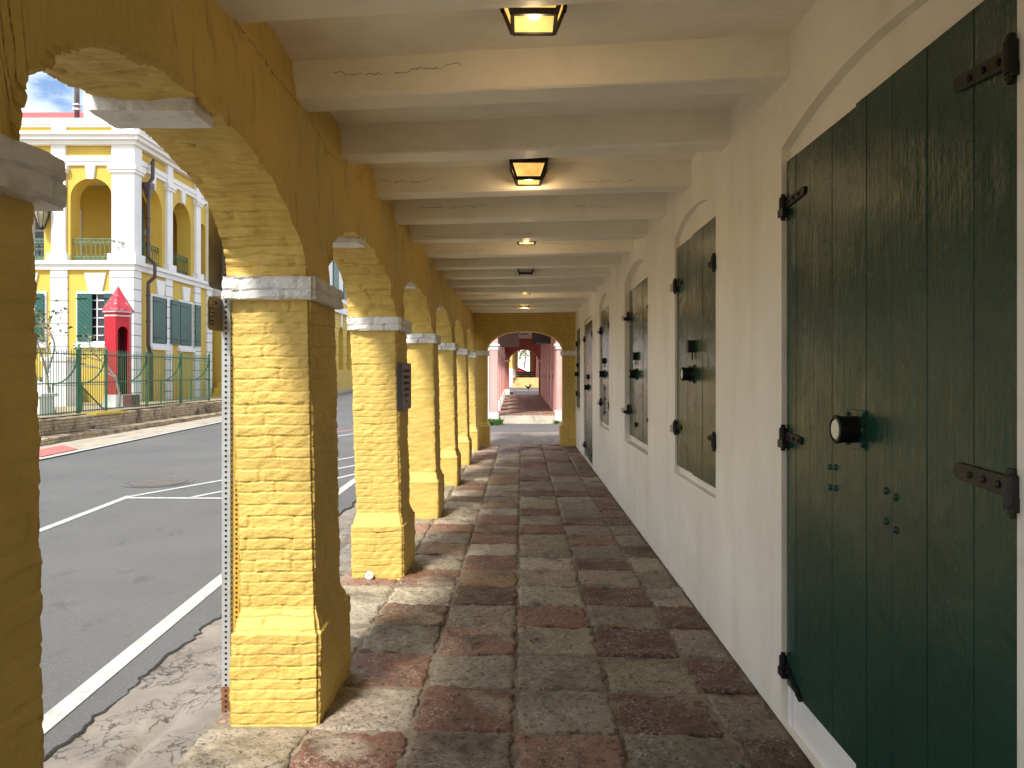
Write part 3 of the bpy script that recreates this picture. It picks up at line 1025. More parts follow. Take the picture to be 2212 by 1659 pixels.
# white keystones let into the crown of each arch
for b in range(1, 8):
    if b > 6:
        continue
    yc = (PC[1] + PC[2]) / 2 + BAY * (b - 1)
    zs = [2.452, 2.454, 2.465, 2.48, 2.50, 2.515]
    rr = lambda z, yc=yc: (-1.405, -1.057, yc - 0.085 - 0.10 * (z - 2.43), yc + 0.085 + 0.10 * (z - 2.43))
    G = rect_rings(zs, rr, 0.02, 800 + b, dep=0.004, nsc=0.007)
    cen = G.mean(axis=1, keepdims=True)
    mb = MB()
    mb.grid(G, close=True)
    mb.grid(np.concatenate([G[:1], G[:1] * 0.02 + cen[:1] * 0.98]), close=True)
    mb.build('keystone', M['white_brick'], arcade, smooth=False)

# ------------------------------------------------------------------ cross wall with arch at the far end
cross = thing('cross_arch', 'yellow brick wall pierced by one wide arch at the far end of the walkway', 'arch wall', (0.06, 16.75, 0))
y0, y1 = 16.5, 17.0
xl, xr, cx = -0.784, 0.907, 0.0615
mb = MB()
fF = lambda u, z, w_: (u, y0 + w_, z)
n = 60
ay, az = arch_curve(n, (xr - xl) / 2, 0.46, 2.15)
mb.quad((-1.3, y0, 0), (xl, y0, 0), (xl, y0, 2.1), (-1.3, y0, 2.1))
mb.quad((xr, y0, 0), (1.25, y0, 0), (1.25, y0, 2.1), (xr, y0, 2.1))
mb.quad((xl, y0, 0), (xl, y1, 0), (xl, y1, 2.1), (xl, y0, 2.1))
mb.quad((xr, y0, 0), (xr, y1, 0), (xr, y1, 2.1), (xr, y0, 2.1))
mb.quad((-1.3, y1, 0), (xl, y1, 0), (xl, y1, 2.1), (-1.3, y1, 2.1))
mb.quad((xr, y1, 0), (1.25, y1, 0), (1.25, y1, 2.1), (xr, y1, 2.1))
px_ = [-1.3] + list(cx + ay) + [1.25]
pz_ = [2.1] + list(2.1 + az) + [2.1]
for i in range(len(px_) - 1):
    for yy in (y0, y1):
        mb.quad((px_[i], yy, pz_[i]), (px_[i + 1], yy, pz_[i + 1]), (px_[i + 1], yy, 3.13), (px_[i], yy, 3.13))
    mb.quad((px_[i], y0, pz_[i]), (px_[i + 1], y0, pz_[i + 1]), (px_[i + 1], y1, pz_[i + 1]), (px_[i], y1, pz_[i]))
def course_mat():
    m, t, b = new_mat('yellow_coursed_brick')
    v = coords(t)
    sx = t.nodes.new("ShaderNodeSeparateXYZ")
    cb = t.nodes.new("ShaderNodeCombineXYZ")
    t.links.new(v, sx.inputs[0])
    t.links.new(sx.outputs['X'], cb.inputs['X'])
    t.links.new(sx.outputs['Z'], cb.inputs['Y'])
    br = node(t, "ShaderNodeTexBrick", Scale=1.0, Mortar_Size=0.004, Mortar_Smooth=0.4, Brick_Width=0.22, Row_Height=0.055)
    t.links.new(mixc(t, 0.03, cb.outputs[0], noise(t, v, 6, 4), 'ADD'), br.inputs['Vector'])
    c = mixc(t, ramp(t, noise(t, v, 3, 6), [(0.3, 0.0), (0.7, 1.0)]), [x * .85 for x in YEL], [x * 1.08 for x in YEL])
    k = mixc(t, 1.0, br.outputs['Fac'], ramp(t, noise(t, v, 5, 4), [(0.4, 0.15), (0.6, 0.8)]), 'MULTIPLY')
    c = mixc(t, k, c, (0.10, 0.06, 0.02))
    t.links.new(c, b.inputs['Base Color'])
    b.inputs['Roughness'].default_value = 0.65
    bumps(t, b, [(br.outputs['Fac'], -0.7, 0.015), (noise(t, v, 40, 5), 0.5, 0.015)])
    return m
M['coursed'] = course_mat()
mb.build('wall', M['coursed'], cross)
for xa, xb in ((-1.3, -0.73), (0.846, 1.25)):
    mb = MB()
    mb.box(xa, xb, 16.42, 17.06, 0, 0.44, 0.0)
    mb.hexa([(xa, 16.42), (xb, 16.42), (xb, 17.06), (xa, 17.06)], 0.44, 0.52, [(xa, 16.48), (xb - (0.05 if xa < 0 else 0), 16.48), (xb - (0.05 if xa < 0 else 0), 17.0), (xa, 17.0)] if xa < 0 else [(xa + 0.05, 16.48), (xb, 16.48), (xb, 17.0), (xa + 0.05, 17.0)])
    mb.build('plinth', M['coursed'], cross)
for xa, xb in ((-1.3, -0.745), (0.868, 1.22)):
    mb = MB()
    G = rect_rings([2.015, 2.02, 2.04, 2.065, 2.09, 2.115, 2.12], lambda z: (xa, xb, 16.46, 17.04), 0.03, 900, dep=0.006)
    mb.grid(G, close=True)
    cen = G.mean(axis=1, keepdims=True)
    mb.grid(np.concatenate([G[:1], G[:1] * 0.02 + cen[:1] * 0.98]), close=True)
    mb.grid(np.concatenate([G[-1:], G[-1:] * 0.02 + cen[-1:] * 0.98]), close=True)
    mb.build('impost', M['white_brick'], cross)
mb = MB()
nv = 38
ay, az = arch_curve(nv * 6 + 1, (xr - xl) / 2, 0.46, 2.15)
sl = np.concatenate([[0], np.cumsum(np.hypot(np.diff(ay), np.diff(az)))])
for i in range(nv):
    s0, s1 = sl[-1] * (i + 0.10) / nv, sl[-1] * (i + 0.90) / nv
    A = (np.interp(s0, sl, ay), np.interp(s0, sl, az))
    B = (np.interp(s1, sl, ay), np.interp(s1, sl, az))
    tx, tz = B[0] - A[0], B[1] - A[1]
    l = math.hypot(tx, tz)
    nx_, nzz = -tz / l, tx / l
    H = 0.235 + rng.normal(0, 0.012)
    q = [(A[0], A[1]), (B[0], B[1]), (B[0] + nx_ * H + tx * .10, B[1] + nzz * H), (A[0] + nx_ * H - tx * .10, A[1] + nzz * H)]
    yf = 16.488 - rng.uniform(0, 0.008)
    F = [(cx + a, yf, 2.1 + c) for a, c in q]
    K = [(cx + a, 16.505, 2.1 + c) for a, c in q]
    mb.quad(*F)
    for j in range(4):
        mb.quad(F[j], F[(j + 1) % 4], K[(j + 1) % 4], K[j])
mb.build('arch_ring', M['coursed'], cross)

# ------------------------------------------------------------------ cream building with doors and shutters
WX = 1.19
shop = thing('plastered_building', 'cream plastered building side with green doors and shutters along the walkway', 'building', (WX, 8, 0))
# near y, far y, bottom, spring, rise, recess depth, leaf bottom, leaf top, kind
OPN = [(1.745, 3.40, 0.004, 2.634, 0.115, 0.042, 0.185, 2.570, 'door'),
       (4.555, 5.77, 0.832, 2.655, 0.115, 0.036, 0.895, 2.575, 'window'),
       (7.02, 8.60, 0.828, 2.655, 0.125, 0.075, 0.90, 2.555, 'window'),
       (10.15, 11.40, 0.815, 2.655, 0.115, 0.05, 0.88, 2.555, 'window'),
       (12.55, 14.30, 0.004, 2.60, 0.02, 0.045, 0.05, 2.535, 'door'),
       (15.25, 16.38, 0.815, 2.655, 0.115, 0.04, 0.88, 2.555, 'window')]
mb = MB()
prev = BACK
for o in OPN + [None]:
    if o is None:
        nxt = 17.02
        a, bq = prev, nxt
        fW = lambda u, z, w_: (WX + w_, u, z)
        mb.quad(fW(a, 0, 0), fW(bq, 0, 0), fW(bq, 3.2, 0), fW(a, 3.2, 0))
    else:
        fW = lambda u, z, w_: (WX + w_, u, z)
        arched_wall(mb, fW, prev, o[1], 0.0, 3.2, [(o[0], o[1], o[2], o[3], o[4])], o[5], True, 18)
        prev = o[1]
mb.quad((WX, BACK, 3.2), (WX, 17.02, 3.2), (WX + 4, 17.02, 3.2), (WX + 4, BACK, 3.2))
mb.quad((WX, 17.02, 0), (WX + 4, 17.02, 0), (WX + 4, 17.02, 3.2), (WX, 17.02, 3.2))
mb.quad((WX + 4, BACK, 0), (WX + 4, 17.02, 0), (WX + 4, 17.02, 3.2), (WX + 4, BACK, 3.2))
mb.build('wall', M['plaster'], shop)

def leaf_mesh(mb, ya, yb, za, zb, xback, th, splits):
    """vertical planks with v-grooves; ya near, yb far; front faces -X"""
    xs_ = xback - th
    e = [ya] + [ya + (yb - ya) * s for s in splits] + [yb]
    for a, b in zip(e, e[1:]):
        g = 0.0028
        q = random.uniform(-0.0012, 0.0012)
        pr = [(a, xback), (a, xs_ + 0.005), (a + g, xs_ + q), (b - g, xs_ + q), (b, xs_ + 0.005), (b, xback)]
        for (u0, w0), (u1, w1) in zip(pr, pr[1:]):
            mb.quad((w0, u0, za), (w1, u1, za), (w1, u1, zb), (w0, u0, zb))
        mb.quad((xback, a, zb), (xs_, a, zb), (xs_, b, zb), (xback, b, zb))
        mb.quad((xback, a, za), (xs_, a, za), (xs_, b, za), (xback, b, za))

def hinge(parent, y, z, x, direction, L=0.20, h=0.034, ang=0.0, mt='iron', wall_x=WX):
    """strap hinge on a leaf; direction +1 strap runs to larger y"""
    mb = MB()
    cy, sy = math.cos(ang), math.sin(ang)
    outl = []
    n = 8
    for i in range(n + 1):
        t = -math.pi / 2 + math.pi * i / n
        outl.append((L - h / 2 + h / 2 * math.cos(t), h / 2 * math.sin(t)))
    outl += [(-0.01, h / 2 * 1.15), (-0.01, -h / 2 * 1.15)]
    T = lambda u, v_: (y + direction * (u * cy - v_ * sy), z + u * sy + v_ * cy)
    F = [(x - 0.009, *T(u, v_)) for u, v_ in outl]
    K = [(x + 0.001, *T(u, v_)) for u, v_ in outl]
    mb.quad(*F)
    for j in range(len(F)):
        mb.quad(F[j], F[(j + 1) % len(F)], K[(j + 1) % len(F)], K[j])
    for u in (0.045, 0.105, 0.165):
        if u < L - 0.01:
            a, c = T(u, 0)
            mb.lathe([(0.010, -0.009), (0.0095, -0.013), (0.005, -0.017), (0.001, -0.018)], (x, a, c), 'x', 10)
    a, c = T(-0.012, 0)
    mb.lathe([(0.016, c - 0.045), (0.018, c - 0.04), (0.018, c + 0.03), (0.014, c + 0.036)], (x - 0.014, a, 0), 'z', 12)
    mb.lathe([(0.010, c - 0.07), (0.010, c + 0.05)], (x - 0.014, a, 0), 'z', 8)
    mb.box(min(x - 0.02, wall_x - 0.012), x + 0.0, a - 0.018 - (0.03 if direction < 0 else 0), a + 0.018 + (0.03 if direction > 0 else 0) * 0 , c - 0.055, c - 0.02)
    return mb.build('hinge', M[mt], parent)

def puck_lock(parent, y, z, x, s=1.0):
    mb = MB()
    mb.box(x - 0.007, x + 0.001, y - 0.088 * s, y + 0.088 * s, z - 0.088 * s, z + 0.088 * s, 0.003)
    for dy in (-0.072, 0.072):
        for dz_ in (-0.065, 0.0, 0.065):
            mb.lathe([(0.010, -0.007), (0.0095, -0.011), (0.005, -0.015), (0.001, -0.016)], (x, y + dy * s, z + dz_ * s), 'x', 10)
    pl = mb.build('lock_plate', M['green'], parent)
    mb = MB()
    r = 0.060 * s
    mb.lathe([(r, 0.0), (r, -0.074 * s), (r * 1.06, -0.076 * s), (r * 1.06, -0.09 * s), (r * 0.95, -0.094 * s), (r * 0.86, -0.094 * s), (r * 0.84, -0.084 * s), (0.001, -0.084 * s)], (x - 0.007, y, z), 'x', 28)
    mb.build('padlock', M['iron'], parent)
    mb = MB()
    mb.lathe([(r * 0.80, -0.0845 * s), (r * 0.80, -0.0875 * s), (0.001, -0.0875 * s)], (x - 0.007, y, z), 'x', 28)
    mb.build('padlock_face', M['steel'], parent)
    mb = MB()
    mb.lathe([(r * 0.70, -0.0878 * s), (r * 0.70, -0.0895 * s), (0.001, -0.0895 * s)], (x - 0.007, y + 0.006 * s, z), 'x', 28)
    mb.build('padlock_label', M['label'], parent)
    text_part("AMERICAN\nLOCK", 0.020 * s, M['ink'], parent, (x - 0.0975 * s, y + 0.008 * s, z), (0, 0, 1), (0, 1, 0), 'padlock_lettering')

def bolts(parent, pts, x):
    for y, z in pts:
        mb = MB()
        mb.lathe([(0.013, 0.001), (0.0125, -0.004), (0.008, -0.009), (0.001, -0.011)], (x, y, z), 'x', 12)
        mb.build('bolt_head', M['green'], parent, smooth=True)

# big near door: hinge edges at y 3.387 and 1.827, meeting at 2.664
def opening_leaves(o, mid, splits_far, splits_near, th=0.020):
    x = WX + o[5]
    yn, yf = o[0] + (0.047 if o[8] == 'door' and o[0] < 2 else 0.01), o[1] - 0.012
    mb = MB()
    leaf_mesh(mb, mid + 0.016, yf, o[6], o[7], x - 0.001, th, splits_far)
    mb.box(x - 0.005, x - 0.0015, mid - 0.01, mid + 0.03, o[6] + 0.004, o[7] - 0.004)
    far = mb.build('door_leaf' if o[8] == 'door' else 'shutter', M['green'], shop)
    mb = MB()
    leaf_mesh(mb, yn, mid - 0.003, o[6], o[7], x - 0.001, th + 0.012, splits_near)
    near = mb.build('door_leaf' if o[8] == 'door' else 'shutter', M['green'], shop)
    return far, near, x - 0.001 - th, x - 0.013 - th, yn, yf

o = OPN[0]
far, near, xf, xn, yn, yf = opening_leaves(o, 2.664, [0.30, 0.62, 0.84], [0.20, 0.46, 0.70, 0.905])
hinge(far, yf, 2.375, xf, -1, 0.23, ang=0.06)
hinge(far, yf, 1.318, xf, -1, 0.19, ang=-0.05)
hinge(far, yf, 0.27, xf, -1, 0.20, ang=-0.45)
hinge(near, yn + 0.015, 2.375, xn, 1, 0.24, 0.042, 0.08, 'iron')
hinge(near, yn + 0.015, 1.322, xn, 1, 0.24, 0.046, 0.06, 'rust_iron')
puck_lock(near, 2.65, 1.402, xn, 0.80)
bolts(far, [(2.86, 1.24), (2.91, 1.235), (2.86, 1.16), (2.91, 1.155)], xf)
bolts(near, [(2.44, 1.215), (2.375, 1.205), (2.44, 1.115), (2.375, 1.100)], xn)
mb = MB()
mb.box(WX + 0.034, WX + 0.06, 1.79, 3.39, 0.0, 0.178, 0.003)
mb.box(WX + 0.026, WX + 0.05, 3.345, 3.395, 0.0, 0.20, 0.003)
mb.build('threshold', M['trim_white'], shop)
mb = MB()
mb.box(WX + 0.004, WX + 0.045, 1.747, 1.787, 0.0, 2.60, 0.003)
mb.build('door_frame', M['trim_white'], shop)

def window_set(o, mid_f, s=0.76):
    mid = o[0] + (o[1] - o[0]) * mid_f
    far, near, xf, xn, yn, yf = opening_leaves(o, mid, [0.33, 0.66], [0.25, 0.55, 0.8])
    for zz in ((o[6] + 0.30, o[7] - 0.28) if o[8] == 'window' else (0.25, o[7] - 0.25)):
        hinge(far, yf, zz, xf, -1, 0.17)
        hinge(near, yn + 0.005, zz, xn, 1, 0.17)
        mb = MB()
        mb.box(WX - 0.035, WX + 0.02, o[1] + 0.01, o[1] + 0.05, zz - 0.05, zz + 0.01, 0.006)
        mb.build('pintle_block', M['trim_white'], shop)
    zl = 1.60 if o[8] == 'window' else 1.36
    puck_lock(near, mid, zl, xn, s)
    mb = MB()
    mb.box(xn - 0.045, xn + 0.0005, mid - 0.065, mid - 0.005, zl + 0.15, zl + 0.235, 0.004)
    mb.tube([(xn - 0.02, mid + 0.0, zl + 0.19), (xn - 0.02, mid + 0.09, zl + 0.19)], 0.008, 8)
    mb.box(xn - 0.012, xn - 0.0035, mid + 0.0, mid + 0.06, zl + 0.155, zl + 0.23, 0.003)
    mb.tube([(xn - 0.01, mid - 0.03, zl + 0.10), (xn - 0.01, mid - 0.03, zl + 0.15)], 0.006, 6)
    mb.build('latch', M['iron'], near)
    return far, near, xf, xn, mid
f1 = window_set(OPN[1], 0.52)
f2 = window_set(OPN[2], 0.62)
mb = MB()
mb.box(f2[3] - 0.02, f2[3], f2[4] - 0.03, f2[4] + 0.05, 1.03, 1.08, 0.004)
mb.build('bolt', M['iron'], f2[1])
f3 = window_set(OPN[3], 0.55)
mb = MB()
mb.tube([(f3[3] - 0.012, f3[4] - 0.02, 1.00), (f3[3] - 0.012, f3[4] - 0.02, 1.45)], 0.008, 6)
for z in (1.03, 1.23, 1.38):
    mb.box(f3[3] - 0.02, f3[3], f3[4] - 0.06, f3[4] + 0.03, z, z + 0.025, 0.003)
mb.build('bolt', M['iron'], f3[1])
window_set(OPN[4], 0.5)
window_set(OPN[5], 0.5)

# ------------------------------------------------------------------ ceiling and beams
ceil = thing('timber_ceiling', 'cream painted plank ceiling on heavy cross beams over the walkway', 'ceiling', (0, 8, 3.11))
mb = MB()
X, Y = np.meshgrid(np.linspace(-1.36, 1.4, 60), np.linspace(BACK, 17.0, 340))
P = np.stack([X, Y, np.full_like(X, 3.11)], -1)
P[..., 2] += 0.004 * Noise3(61, 0.9)(P) + 0.0015 * Noise3(62, 4)(P)
mb.grid(P)
mb.box(-1.45, 5.2, BACK, 17.0, 3.14, 3.5)  # unseen roof slab above the planks, added to block the sun
mb.build('boards_and_slab', M['plaster'], ceil, smooth=True)

def beam(yb, parent, seed):
    """back lower edge passes the wall at yb on the street side and is skewed"""
    r = random.Random(seed)
    mb = MB()
    n = 18
    wdt = 0.185
    sag = r.uniform(-0.004, 0.008)
    P = []
    prof = [(-wdt, 3.135), (-wdt, 2.935), (-wdt + 0.003, 2.931), (-wdt + 0.012, 2.925), (-0.008, 2.925), (0.0, 2.932), (0.0, 3.135)]
    for i in range(n + 1):
        x = -1.17 + (WX + 0.02 + 1.17) * i / n
        yy = yb - 0.118 * (x + 1.09)
        row = []
        for dy, z in prof:
            s_ = -sag * math.sin(math.pi * i / n) if z < 3.1 else 0
            row.append((x, yy + dy + r.gauss(0, 0.0014), z + s_ + r.gauss(0, 0.0010)))
        P.append(row)
    mb.grid(np.array(P))
    mb.k = 1
    fb = lambda x, z: (x, yb - 0.118 * (x + 1.09) - wdt - 0.003, z)
    if r.random() < 0.8:
        z = 2.99 + r.uniform(-0.03, 0.05)
        a = r.uniform(-1.05, -0.9)
        crack(mb, [(a, z), (a + 0.3, z - 0.012), (a + 0.35 + r.random() * 0.5, z + 0.015)], 0.0035, fb, seed)
    if r.random() < 0.4:
        z = 3.0 + r.uniform(-0.03, 0.04)
        a = r.uniform(-0.2, 0.5)
        crack(mb, [(a, z), (a + 0.4, z - 0.01)], 0.0025, fb, seed + 5)
    return mb.build('beam', [M['ceil'], M['dark_crack']], parent)
for k in range(-13, 15):
    beam(2.80 + 0.95 * k + random.gauss(0, 0.012), ceil, 40 + k)

# ------------------------------------------------------------------ ceiling lanterns
def make_lantern(y, lit, label):
    root = thing('ceiling_lantern', label, 'ceiling lamp', (0.045, y, 3.11), 'lanterns along the walkway ceiling')
    return root
lx = 0.045
def lantern_parts(root, lit):
    x, y, z = root.location
    top, bot, zt, zb = 0.124, 0.082, z - 0.045, z - 0.164
    mb = MB()
    mb.box(x - 0.135, x + 0.135, y - 0.135, y + 0.135, z - 0.045, z - 0.001, 0.004)
    t = 0.011
    for sx_ in (-1, 1):
        for sy_ in (-1, 1):
            a = (x + sx_ * top, y + sy_ * top)
            b_ = (x + sx_ * bot, y + sy_ * bot)
            q = lambda c, s: [(c[0] - s, c[1] - s), (c[0] + s, c[1] - s), (c[0] + s, c[1] + s), (c[0] - s, c[1] + s)]
            mb.hexa(q(b_, t * .8), zb, zt, q(a, t * .8))
    for s_ in (-1, 1):
        for (u, zz, hh) in ((bot, zb, 0.020), (top, zt - 0.012, 0.014)):
            mb.box(x - u, x + u, y + s_ * u - t * .7, y + s_ * u + t * .7, zz - 0.004, zz + hh)
            mb.box(x + s_ * u - t * .7, x + s_ * u + t * .7, y - u, y + u, zz - 0.003, zz + hh - 0.001)
    # scalloped apron under the canopy
    for i in range(9):
        u = -0.108 + i * 0.027
        for s_ in (-1, 1):
            mb.lathe([(0.013, -0.002), (0.013, 0.002)], (x + u, y + s_ * (top + 0.006), zt - 0.004), 'y', 10)
            mb.lathe([(0.013, -0.002), (0.013, 0.002)], (x + s_ * (top + 0.006), y + u, zt - 0.004), 'x', 10)
    mb.build('frame', M['iron'], root)
    mb = MB()
    g0, g1 = top - 0.006, bot - 0.004
    c0 = [(x - g1, y - g1), (x + g1, y - g1), (x + g1, y + g1), (x - g1, y + g1)]
    c1 = [(x - g0, y - g0), (x + g0, y - g0), (x + g0, y + g0), (x - g0, y + g0)]
    for i in range(4):
        j = (i + 1) % 4
        mb.quad((*c0[i], zb + 0.004), (*c0[j], zb + 0.004), (*c1[j], zt), (*c1[i], zt))
    mb.quad(*[(*c, zb + 0.004) for c in c0])
    mb.build('glass', M['lamp_on'] if lit else M['lamp_dim'], root)
    if lit:
        ld = bpy.data.lights.new('lantern_light', 'POINT')
        ld.energy = 0.9
        ld.color = (1.0, 0.70, 0.36)
        ld.shadow_soft_size = 0.03
        lo = bpy.data.objects.new('lantern_light', ld)
        col.objects.link(lo)
        lo.parent = root
        lo.location = (0, 0, -0.205)
specs = [(2.85, True, 'black square ceiling lantern overhead, the first and largest along the walkway'),
         (5.20, True, 'lit black ceiling lantern with scalloped rim, second one along the walkway'),
         (7.62, True, 'small lit ceiling lantern third from the viewer, between the cross beams'),
         (10.03, False, 'unlit ceiling lantern fourth from the viewer, barely showing under the beams'),
         (12.45, True, 'tiny lit ceiling lantern fifth along, second from the far arch'),
         (14.87, True, 'tiny lit ceiling lantern nearest the far yellow arch')]
first = {}
for y, lit, lab in specs:
    rt_ = make_lantern(y, lit, lab)
    if lit in first:
        src = first[lit]
        for ch in list(src.children):
            c = ch.copy()
            col.objects.link(c)
            c.parent = rt_
    else:
        lantern_parts(rt_, lit)
        first[lit] = rt_

# ------------------------------------------------------------------ sign posts, plaque, litter
def perforated_post(name, label, x, y, z0, z1, w_, mt, rust_low=True):
    root = thing(name, label, 'sign post', (x, y, z0))
    mb = MB()
    mb.box(x - w_ / 2, x + w_ / 2, y - w_ / 2, y + w_ / 2, z0, z1, 0.002)
    mb.k = 1
    n = int((z1 - z0) / 0.0254)
    for i in range(n):
        z = z0 + 0.02 + i * 0.0254
        mb.lathe([(0.0062, 0.0015), (0.0062, -0.0012), (0.001, -0.0012)], (x, y - w_ / 2, z), 'y', 10)
        if mt == 'galv':
            mb.lathe([(0.0062, -0.0015), (0.0062, 0.0012), (0.001, 0.0012)], (x + w_ / 2, y, z), 'x', 8)
    mb.build('post', [M[mt], M['hole']], root)
    if rust_low:
        mb = MB()
        mb.box(x - w_ / 2 - 0.001, x + w_ / 2 + 0.001, y - w_ / 2 - 0.001, y + w_ / 2 + 0.001, z0, z0 + 0.14)
        mb.k = 1
        for i in range(5):
            mb.lathe([(0.0062, 0.0015), (0.0062, -0.0014), (0.001, -0.0014)], (x, y - w_ / 2 - 0.001, z0 + 0.02 + i * 0.0254), 'y', 10)
        mb.build('rusty_foot', [M['rust'], M['hole']], root)
    return root
post = perforated_post('sign_post', 'galvanised perforated sign post with rusty foot against the nearest whole pier', -1.412, 3.55, -0.03, 2.75, 0.040, 'galv')
def rounded_plate(mb, ya, yb, x, za, zb, r, th=0.003):
    """plate standing along the kerb, rounded at its near corners"""
    pts = [(yb, zb)]
    for cy_, cz_, a0 in ((ya + r, zb - r, 90), (ya + r, za + r, 180)):
        for i in range(7):
            a = R(a0 + 90 * i / 6)
            pts.append((cy_ + r * math.cos(a), cz_ + r * math.sin(a)))
    pts.append((yb, za))
    F = [(x, py, pz) for py, pz in pts]
    K = [(x - th, py, pz) for py, pz in pts]
    mb.quad(*F)
    mb.quad(*K)
    for j in range(len(F)):
        mb.quad(F[j], F[(j + 1) % len(F)], K[(j + 1) % len(F)], K[j])
PX = -1.431
mb = MB()
rounded_plate(mb, 3.372, 3.535, PX, 1.803, 1.957, 0.028)
sp = mb.build('sign_plate', M['sign_back'], post)
mb = MB()
rounded_plate(mb, 3.388, 3.474, PX + .0012, 1.912, 1.947, 0.002, 0.001)
mb.build('sticker', M['sticker'], sp)
for tx, sz, zz in (("Cruzan", 0.020, 1.938), ("Spirit", 0.020, 1.922)):
    text_part(tx, sz, M['ink'], sp, (PX + .002, 3.424, zz), (0, 1, 0), (0, 0, 1), 'sticker_lettering', 0.3)
mb = MB()
mb.lathe([(0.010, 0.0), (0.010, 0.0008), (0.001, 0.0008)], (PX + .0012, 3.459, 1.932), 'x', 14)
mb.build('round_mark', M['ink'], sp)
mb = MB()
rounded_plate(mb, 3.386, 3.442, PX + .0012, 1.826, 1.905, 0.001, 0.001)
mb.build('block_panel', M['ink'], sp)
for tx, sz, zz in (("ADDS", 0.019, 1.893), ("REAL", 0.019, 1.874), ("LATIN", 0.017, 1.855), ("EST 1995", 0.010, 1.836)):
    text_part(tx, sz, M['label'], sp, (PX + .002, 3.414, zz), (0, 1, 0), (0, 0, 1), 'block_lettering')
mb = MB()
rounded_plate(mb, 3.38, 3.535, PX, 1.998, 2.55, 0.035)
mb.build('sign_plate', M['sign_back'], post)
perforated_post('sign_post', 'thin yellow perforated post half hidden behind the galvanised one', -1.487, 3.87, -0.04, 1.95, 0.03, 'yellow_post', False)

pl = thing('plaque', 'dark bronze plaque with raised lettering fixed to the side of a yellow pier', 'plaque', (-0.955, 6.08, 1.5))
mb = MB()
mb.box(-0.985, -0.950, 5.86, 6.31, 1.315, 1.685, 0.003)
mb.build('plate', M['bronze'], pl)
mb = MB()
for q in ((5.855, 5.878, 1.31, 1.69), (6.292, 6.315, 1.31, 1.69)):
    mb.box(-0.986, -0.947, q[0], q[1], q[2], q[3], 0.002)
for q in ((5.879, 6.291, 1.31, 1.332), (5.879, 6.291, 1.668, 1.69)):
    mb.box(-0.986, -0.947, q[0], q[1], q[2], q[3], 0.002)
mb.build('rim', M['bronze_edge'], pl)
for i, tx in enumerate(("HISTORIC WALK", "ERECTED BY THE", "TOWN COUNCIL", "IN MEMORY OF", "ITS BUILDERS", "1955")):
    text_part(tx, 0.036, M['bronze_edge'], pl, (-0.9487, 6.085, 1.625 - 0.05 * i), (0, 1, 0), (0, 0, 1), 'raised_lettering', extrude=0.001)

lid = thing('can_lid', 'white round lid with an orange centre lying by the foot of a yellow pier', 'lid', (-1.19, 5.77, 0.03))
mb = MB()
q = Quaternion((1, 0, 0), R(62))
def tilted(prof, n=24):
    m2 = MB()
    m2.lathe(prof, n=n)
    m2.v = [tuple(q @ Vector(p) + Vector((-1.19, 5.765, 0.034))) for p in m2.v]
    return m2
tilted([(0.030, -0.012), (0.033, 0.0), (0.033, 0.003), (0.030, 0.004), (0.029, 0.001), (0.001, 0.001)]).build('rim', M['lid'], lid)
tilted([(0.0135, 0.0015), (0.0135, 0.003), (0.001, 0.003)]).build('centre', M['orange'], lid)
tilted([(0.023, 0.0012), (0.023, 0.002), (0.019, 0.002), (0.019, 0.0012)]).build('printed_ring', M['steel'], lid)

# ------------------------------------------------------------------ government house across the road
gov = thing('mansion', 'yellow two storey corner mansion with white pilasters and arched upper loggia', 'building', (-18, 30, 0.6))
CX, CY = -13.2, 25.1
GZ = 0.55
def fFront(u, z, w_):            # u = X
    return (u, CY + w_, z)
def fStreet(u, z, w_):           # u = Y
    return (CX - w_, u, z)
FX0 = -24.0
SY1 = 31.35
mb = MB()
# upper storey with loggia arches
arched_wall(mb, fFront, FX0, CX, 5.2, 9.31, [(-15.31, -13.89, 5.44, 7.58, 0.66), (-17.62, -16.2, 5.44, 7.58, 0.66), (-19.9, -18.5, 5.44, 7.58, 0.66)], 0.55, False, 16)
arched_wall(mb, fStreet, CY, SY1, 5.2, 9.31, [(25.6, 27.15, 5.44, 7.55, 0.68), (27.95, 29.5, 5.44, 7.55, 0.68), (30.35, 30.85, 5.44, 7.6, 0.2)], 0.55, False, 16)
# ground floor
arched_wall(mb, fFront, FX0, CX, GZ - 0.3, 5.2, [(-15.05, -13.83, 2.68, 4.34, 0.03), (-17.35, -16.13, 2.68, 4.34, 0.03), (-19.7, -18.5, 2.68, 4.34, 0.03)], 0.16, True, 6)
arched_wall(mb, fStreet, CY, SY1, GZ - 0.3, 5.2, [(26.35, 27.55, 2.68, 4.4, 0.03), (28.45, 29.55, 2.68, 4.4, 0.03)], 0.16, True, 6)
# parapet
mb.quad(fFront(FX0, 9.3, 0), fFront(CX, 9.3, 0), fFront(CX, 10.2, 0), fFront(FX0, 10.2, 0))
mb.quad(fStreet(CY, 9.3, 0), fStreet(SY1, 9.3, 0), fStreet(SY1, 10.2, 0), fStreet(CY, 10.2, 0))
# far end and loggia inner walls, floor
mb.quad((CX, SY1, GZ), (FX0, SY1, GZ), (FX0, SY1, 10.2), (CX, SY1, 10.2))
mb.quad((FX0, CY, GZ), (FX0, SY1, GZ), (FX0, SY1, 10.2), (FX0, CY, 10.2))
mb.quad((FX0, CY + 2.6, 5.2), (CX - 2.0, CY + 2.6, 5.2), (CX - 2.0, CY + 2.6, 9.3), (FX0, CY + 2.6, 9.3))
mb.quad((CX - 2.0, CY + 2.6, 5.2), (CX - 2.0, SY1, 5.2), (CX - 2.0, SY1, 9.3), (CX - 2.0, CY + 2.6, 9.3))
mb.quad((FX0, CY, 5.42), (CX, CY, 5.42), (CX, SY1, 5.42), (FX0, SY1, 5.42))
mb.build('walls', M['gyel'], gov)
